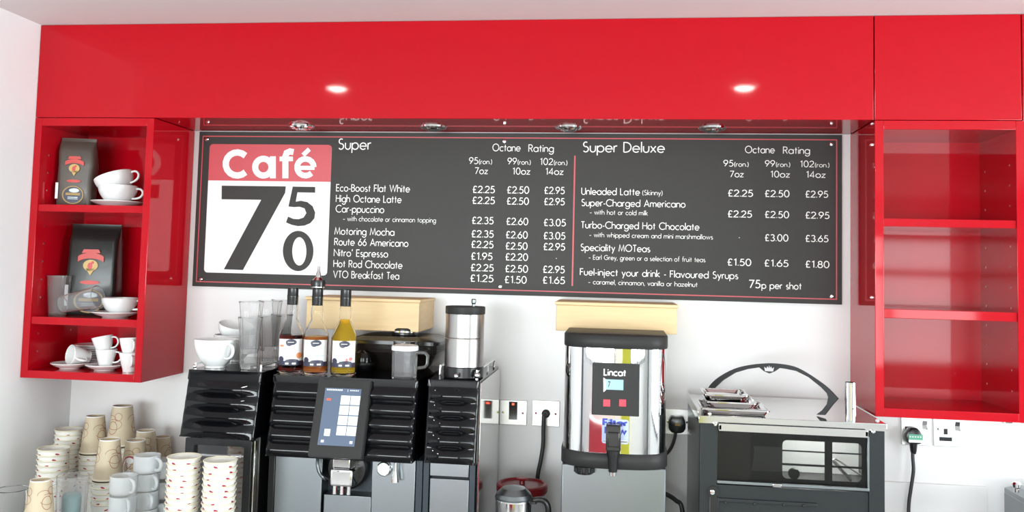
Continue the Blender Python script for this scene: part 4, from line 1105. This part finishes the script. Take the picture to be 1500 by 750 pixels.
# ================================================================== SOCKETS, PLUGS, CABLES
def plate(u0, u1, v0, v1, lab, nm='socket_plate', cat='wall socket', rocker=None, neon=False, pins=None, screws=True, grp=None):
    a, b = at(u0, v0, 0), at(u1, v1, 0)
    t = thing(nm, lab, cat, ((a.x+b.x)/2, 0, b.z), grp)
    MB().box(a.x, b.x, -.006, -.0003, b.z, a.z, .0015).build('face_plate', M_plate, t)
    if rocker:
        c0, c1 = at(rocker[0], rocker[2], -.006), at(rocker[1], rocker[3], -.006)
        m = MB(); x0, x1, z0, z1 = c0.x, c1.x, c1.z, c0.z; zm = (z0+z1)/2
        m.loft([[(x, -.0055, z0), (x, -.0095, z0+.001), (x, -.0075, zm), (x, -.0115, z1-.001), (x, -.0055, z1)] for x in (x0, x1)])
        rk = m.build('rocker', M_black if neon else M_chrome, t)
        if neon: MB().box((x0+x1)/2-.0035, (x0+x1)/2+.0035, -.0125, -.0105, z1-.010, z1-.004, .0005).build('neon_light', M_neon, rk)
    if pins:
        m = MB()
        for p_ in pins:
            c0, c1 = at(p_[0], p_[2], -.006), at(p_[1], p_[3], -.006); m.box(c0.x, c1.x, -.0066, -.0058, c1.z, c0.z)
        m.build('pin_slots', M_black, t)
    if screws:
        m = MB()
        for sx in (a.x+.012, b.x-.012): m.lathe([(.0035, 0), (.0035, .0012), (.002, .002), (0, .002)], 12, (sx, -.006, (a.z+b.z)/2), axis='Y')
        m.build('screws', M_chrome, t)
    return t
plate(732, 771.5, 585, 623, 'steel wall switch with black rocker and glowing red neon', 'switch_plate', 'wall switch', (746, 757.5, 588, 615), True)
sp2 = plate(780, 819.5, 585.5, 625, 'steel outlet plate with black cable beside the boiler', 'outlet_plate', 'cable outlet')
plate(972, 1012, 598, 637, 'steel wall socket half hidden between boiler and oven')
plate(1319.5, 1363, 600, 653, 'steel wall socket holding the plug with green label', rocker=(1350.5, 1357.5, 616, 629))
plate(1366.5, 1411, 602, 655, 'empty steel wall socket under the right red cabinet', rocker=(1398.5, 1405.5, 617.5, 631), pins=((1382.5, 1388, 628, 636.5), (1376, 1394.5, 640, 646.5)))
plate(1468, 1508, 575, 622, 'steel wall socket mostly hidden behind the right cabinet bottom', pins=((1473, 1483, 611, 620), (1494, 1503, 611, 620)), screws=False)
q = at(800, 605, 0)
t = thing('mains_cable', 'thick black power cable hanging from the outlet plate', 'cable', (q.x, -.01, q.z))
MB().lathe([(.0125, 0), (.0125, .010), (.010, .015), (.007, .018), (0, .018)], 20, (q.x, -.006, q.z), axis='Y').build('grommet', M_rubber, t)
pts = [Vector((q.x, -.018, q.z)), Vector((q.x-.004, -.032, q.z-.004)), at(796.5, 612, -.036), at(796, 630, -.036), at(795.5, 652, -.036), at(792, 675, -.036), at(788, 695, -.036), at(786, 722, -.036), at(786, 745, -.036)]
pts.append(Vector((pts[-1].x, -.04, .890)))
MB().tube(spline(pts, 8), .0062, 12).build('cord', M_rubber, t)

def plug(u0, u1, v0, v1, lab, pts, rings):
    a, b = at(u0, v0, -.03), at(u1, v1, -.03); cx, cz = (a.x+b.x)/2, (a.z+b.z)/2; W, H = (b.x-a.x)/2, (a.z-b.z)/2
    t = thing('power_plug', lab, 'plug', (cx, -.02, cz))
    poly = [(cx+W*x, cz+H*z) for x, z in rings]
    MB().prism(poly, -.038, -.0068, bev=.004).build('plug_body', M_black, t, 40)
    MB().tube(spline(pts, 8), .0048, 12).build('cord', M_rubber, t)
    return t, cx, cz, W, H
shape = [(-.35, 1), (.35, 1), (.75, .55), (1, .1), (1, -.55), (.8, -.9), (.45, -1), (-.45, -1), (-.8, -.9), (-1, -.55), (-1, .1), (-.75, .55)]
e = [at(1338, 650, -.026), at(1337, 668, -.028), at(1338, 690, -.03), at(1334, 718, -.03), at(1331, 745, -.03)]; e.append(Vector((e[-1].x, -.03, .891)))
t, cx, cz, W, H = plug(1326, 1351, 626, 651, 'black plug with green and white label in the right socket', e, shape)
MB().lathe([(.011, 0), (.0085, -.022), (.0065, -.030)], 16, (at(1338, 652, -.026).x, -.026, at(1338, 649, -.026).z)).build('strain_relief', M_black, t)
lb = MB().box(cx-W*.72, cx+W*.95, -.0388, -.0379, cz-H*.55, cz+H*.25, .0003).build('sticker', M_green, t)
m = MB(); m.box(cx-W*.72, cx+W*.95, -.0393, -.0389, cz-H*.75, cz-H*.42)
for k_ in range(5): m.box(cx-W*.6+k_*W*.3, cx-W*.6+k_*W*.3+W*.16, -.0393, -.0389, cz-H*.12, cz+H*.02)
m.build('sticker_print', M_label, lb)
inv = [(x, -z) for x, z in shape][::-1]
e = [at(990, 633, -.026), at(988, 643, -.03), at(984, 654, -.04), at(977, 664, -.06), at(965, 672, -.09)]
t, cx, cz, W, H = plug(979.5, 1004, 609, 635, 'black plug in the wall between boiler and oven', e, [(-.8, .85), (-.6, 1), (-.2, .9), (.2, .9), (.6, 1), (.8, .85), (1, .3), (1, -.5), (.7, -.9), (.3, -1), (-.3, -1), (-.7, -.9), (-1, -.5), (-1, .3)])
MB().box(cx-W*.25, cx+W*.35, -.0388, -.0379, cz-H*.1, cz+H*.25, .0003).build('rating_mark', M_brass, t)
e = [at(965, 720, -.12), at(978, 725, -.12), at(990, 733, -.13), at(999, 745, -.14)]; e.append(Vector((e[-1].x+.006, -.14, .893)))
c_ = MB().tube(spline(e, 8), .0065, 12).build('mains_cable', M_rubber); tag(c_, 'thick black cable curving out behind the boiler toward the oven', 'cable')

# steel box with knob at far right
p0 = at(1470, 707, -.10)
t = thing('steel_box', 'brushed steel box with round knob at the lower right edge', 'steel box', (p0.x+.1, -.2, .885))
MB().box(p0.x, p0.x+.20, -.30, -.10, .886, p0.z-.022, .004).build('body', M_steel, t)
MB().loft([[(x, y, z) for x, y in rrect(p0.x+e_, p0.x+.20-e_, -.30+e_, -.10-e_, .006, 3)] for e_, z in ((0, p0.z-.022), (0, p0.z-.012), (.02, p0.z))]).build('lid', M_steel, t)
q = at(1489, 706, -.2)
MB().lathe([(.006, p0.z-.001), (.006, p0.z+.008), (.011, p0.z+.012), (.012, p0.z+.020), (.008, p0.z+.025), (0, p0.z+.026)], 24, (q.x, -.2, 0)).build('lid_knob', M_chrome, t)

# ================================================================== CUPS AND GLASSES AT THE LEFT
H_, RT, RB = .092, .0420, .0285
def crad(z): return RB+(RT-RB)*z/H_
def cone_leaf(b, th, z, L, Wd, tilt=.5, off=.0004):
    V = []
    for k in range(8):
        a = 2*PI*k/8; x, y = L*math.cos(a), Wd*math.sin(a)*(1-.3*math.cos(a))
        dx, dz = x*math.cos(tilt)-y*math.sin(tilt), x*math.sin(tilt)+y*math.cos(tilt)
        r = crad(z+dz)+off; V.append(b.verts.new((r*math.sin(th+dx/r), -r*math.cos(th+dx/r), z+dz)))
    b.faces.new(V)
def cone_ring(b, th, z, rx, rz, wd, a0=0, a1=360, n=30, off=.0004, fill=False):
    P = []
    for k in range(n+1):
        a = math.radians(a0+(a1-a0)*k/n); row = []
        for s in ((-.5, .5) if not fill else (.0,)):
            x, zz = (rx+wd*s)*math.cos(a), z+(rz+wd*s)*math.sin(a)
            r = crad(zz)+off; row.append(b.verts.new((r*math.sin(th+x/r), -r*math.cos(th+x/r), zz)))
        P.append(row)
    if fill:
        cz_ = z; r = crad(z)+off; c0 = b.verts.new((r*math.sin(th), -r*math.cos(th), z))
        for A, B in zip(P, P[1:]): b.faces.new((A[0], B[0], c0))
    else:
        for A, B in zip(P, P[1:]): b.faces.new((A[0], B[0], B[1], A[1]))
def paper_cup(lab, kraft=False, logo=False):
    t = thing('kraft_cup' if kraft else 'paper_cup', lab, 'paper cup', (0, 0, 0))
    prof = [(0, .006), (RB-.001, .006), (RB-.0008, 0), (RB, 0), (RT, H_)]
    inn_ = [(RT-.0006, H_), (RB-.0004, .0065), (0, .0065)]
    m = MB(); m.lathe(prof+inn_, 36, cap=False)
    if kraft:
        b = bmesh.new()
        for th in (.1, 2.2, 4.3):
            cone_ring(b, th, .050, .0150, .0150, .0015); cone_ring(b, th-.1, .042, .024, .012, .0012, 20, 300); cone_ring(b, th+.25, .032, .018, .011, .0012, 150, 360); cone_ring(b, th-.45, .024, .011, .009, .0012)
        m.add(b, 1)
        if logo:
            b = bmesh.new(); cone_ring(b, .2, .062, .022, .024, .0025, fill=True, off=.0006); m.add(b, 2)
            b = bmesh.new(); cone_ring(b, .2, .062, .024, .026, .0030, off=.0008); m.add(b, 3)
            b = bmesh.new()
            for k_ in range(4): cone_leaf(b, .05+.1*k_,   .058+.003*k_, .003, .0008, .5, .0009)
            m.add(b, 3)
    else:
        b = bmesh.new()
        for k_ in range(5):
            cone_leaf(b, k_*1.26+.3*math.sin(k_*5), .080+.003*math.sin(k_*3.3), .0062, .0024, .3 if k_ % 2 else -.25)
        for k_ in range(6): cone_leaf(b, k_*1.05+.2, .05+.01*math.sin(k_*2.1), .0045, .0017, .4 if k_ % 2 else -.3)
        m.add(b, 1)
    if kraft: m.lathe([(RB-.0013, .0005), (RB-.0012, -.0006), (RB+.0002, -.0006), (RB+.0003, .0015)], 36, cap=False, mi=2)
    m.build('cup_wall', [M_kraft, M_kraftline, M_label, M_fleck] if kraft else [M_paper, M_fleck], t, 40, local=True)
    rr = .0022
    MB().lathe([(RT-.0008+rr*math.cos(PI*2*k_/10)*.8+.001, H_+rr*math.sin(PI*2*k_/10)) for k_ in range(11)], 36, cap=False).build('rolled_rim', M_rim, t, 60, local=True)
    return t
ORD = ['topmost', 'second', 'third', 'fourth', 'fifth', 'sixth', 'seventh', 'eighth', 'ninth', 'tenth', 'eleventh', 'twelfth', 'thirteenth', 'fourteenth', 'fifteenth', 'sixteenth', 'seventeenth', 'eighteenth', 'nineteenth', 'twentieth']
def olab(i, s): return ('%s %s' % (ORD[i], s)) if i == 0 else ('%s from the top %s' % (ORD[i], s))
pc0 = paper_cup('x'); kc0 = paper_cup('x', True); kl0 = paper_cup('x', True, True)
used = set()
def put(src, loc, rot, lab, grp, sc):
    if src not in used:
        used.add(src); src.location = loc; src.rotation_euler = rot; src['label'] = lab; src['group'] = grp; src.scale = sc if isinstance(sc, tuple) else (sc,)*3; return src
    return dup(src, loc, rot, lab, grp, sc)
ZT = .8853
KX, KZ = .93, 1.16
def stack_up(p, ztop, sc, name, lean=0):
    """upright white cups nested; ztop = rim of the topmost"""
    h = H_*sc; n = max(1, round((ztop-ZT-h)/(.0150*sc))+1); pitch = (ztop-.0015-ZT-h)/max(1, n-1)
    for i in range(n):
        z = ZT+pitch*i; k = n-1-i
        put(pc0, (p.x+lean*i, p.y, z), (0, 0, random.uniform(0, 6.28)), 'white paper cup, '+olab(k, name), 'white paper cups, '+name, sc)
def stack_down(src, p, ztop, sc, name, zbase=ZT, rz=0, n=None):
    """kraft cups upside down; ztop = base of the topmost"""
    h = H_*sc*KZ; n = n or max(1, round((ztop-zbase-h)/(.0150*sc))+1); pitch = (ztop-zbase-h-.001)/max(1, n-1) if n > 1 else 0
    for i in range(n):
        z = zbase+.002+h+pitch*i if n > 1 else ztop
        k = n-1-i
        put(src if k == 0 else kc0, (p.x, p.y, z), (PI, 0, rz if k == 0 else random.uniform(0, 6)), 'upturned brown cup, '+olab(k, name), 'brown paper cups, '+name, (sc*KX, sc*KX, sc*KZ))
# front white stacks
for u, v, nm in ((270, 668, 'of the white stack second from the fridge'), (323, 673, 'of the white stack nearest the fridge')):
    p = at(u, v, -.57); stack_up(p, p.z, .94, nm)
p = at(101, 628, -.13); stack_up(p, p.z, .92, 'of the white back corner stack')
p = at(79, 656, -.27); stack_up(p, p.z, 1.0, 'of the leftmost white stack')
def combo(u, v, y, du, sk, sw, nmk, nmw, src=None, rz=.3):
    p = at(u, v, y); zb_ = p.z-H_*sk*KZ
    put(src or kc0, (p.x, p.y, p.z), (PI, 0, rz), 'upturned brown cup with swirl print '+nmk, 'brown paper cups on white stacks', (sk*KX, sk*KX, sk*KZ))
    p2 = at(u+du, v, y); stack_up(p, zb_-.0065*sk, sw, nmw)
combo(140, 609, -.13, -6, 1.0, .96, 'on the white stack second from the corner', 'of the white stack under second brown cup')
combo(180, 594, -.115, -4, 1.08, 1.02, 'standing highest against the wall', 'of the stack under the highest brown cup', rz=.9)
combo(161, 643, -.335, -5, 1.0, .95, 'on the white stack in front of the highest cup', 'of the stack under the front brown cup', rz=.1)
p = at(214, 631, -.125); stack_down(kc0, p, p.z, 1.0, 'of the brown stack nearest the fridge', rz=1.4)
p = at(238, 640, -.05); stack_down(kc0, p, p.z, .9, 'of the shaded brown stack behind mugs', rz=2.4)
p = at(199, 645, -.24); stack_down(kl0, p, p.z, 1.0, 'of brown stack with red ringed label', rz=PI+.25)
p = at(60, 703, -.575); stack_down(kc0, p, p.z, .92, 'of the brown stack at front left', rz=.25)

# glass mugs, two high
def glass_mug():
    t = thing('glass_mug', 'x', 'glass mug', (0, 0, 0), 'pale glass mugs')
    r, h = .0345, .0455
    prof = [(0, 0), (r-.003, 0), (r-.001, .002), (r, .006), (r, h*1.0)]
    inn_ = [(r-.003, h), (r-.003, .007), (0, .005)]
    MB().lathe(prof+inn_, 36, cap=False).build('glass_body', M_mug, t, 40, local=True)
    MB().tube(bez((r-.001, 0, h*.86), (r+.026, 0, h*.95), (r+.026, 0, h*.08), (r-.001, 0, h*.2), 14), .0042, 10).build('handle', M_mug, t, local=True)
    return t
gm0 = glass_mug(); fm = True
for u, v, y, nm in ((182, 693, -.47, 'the front mug stack beside the paper cups'), (216, 665, -.385, 'the rear left mug stack'), (241, 668, -.335, 'the rear right mug stack by the fridge')):
    p = at(u, v, y); n = int((p.z-ZT)/.0462); pt = (p.z-ZT)/n
    for i in range(n):
        lab = 'pale glass mug, %s in %s' % (olab(n-1-i, '').strip().replace('from the top', 'from top'), nm)
        rz = -1.15+.2*i
        if fm: gm0.location = (p.x, p.y, ZT+pt*i); gm0.rotation_euler = (0, 0, rz); gm0['label'] = lab; fm = False
        else: dup(gm0, (p.x, p.y, ZT+pt*i), (0, 0, rz), lab)
# clear plastic jug with teal whisk inside, and a tumbler at the picture edge
p = foot(107, 700, -.48, ZT); zt = at(107, 696, -.48).z-ZT
t = thing('plastic_jug', 'frosted clear jug holding something teal among the paper cups', 'jug', p)
MB().lathe([(0, 0), (.032, 0), (.034, .003), (.0395, zt), (.0375, zt), (.032, .006), (0, .005)], 36, p, cap=False).build('jug_body', M_acrylic, t)
MB().tube(bez((p.x-.036, p.y-.012, ZT+zt*.9), (p.x-.075, p.y-.03, ZT+zt*.92), (p.x-.07, p.y-.03, ZT+zt*.3), (p.x-.033, p.y-.01, ZT+zt*.35), 14), .004, 8).build('handle', M_mug, t)
o = MB().lathe([(.016, .0058), (.02, .01), (.024, zt*.72), (.020, zt*.76), (0, zt*.76)], 24, p).build('teal_beaker', M_teal)
tag(o, 'teal beaker inside the frosted jug', 'beaker')
p = foot(17, 716, -.57, ZT); zt = at(17, 717, -.57).z-ZT
t = thing('storage_jar', 'clear glass jar at the bottom left edge of the picture', 'jar', p)
MB().lathe([(0, 0), (.036, 0), (.039, .004), (.039, zt*.9), (.037, zt), (.0345, zt), (.036, zt*.9), (.036, .006), (0, .005)], 36, p, cap=False).build('jar_body', M_glass, t)
MB().lathe([(.0372, zt-.002), (.0385, zt), (.0372, zt+.002), (.0352, zt)], 36, p, cap=False).build('rim', M_glass, t)
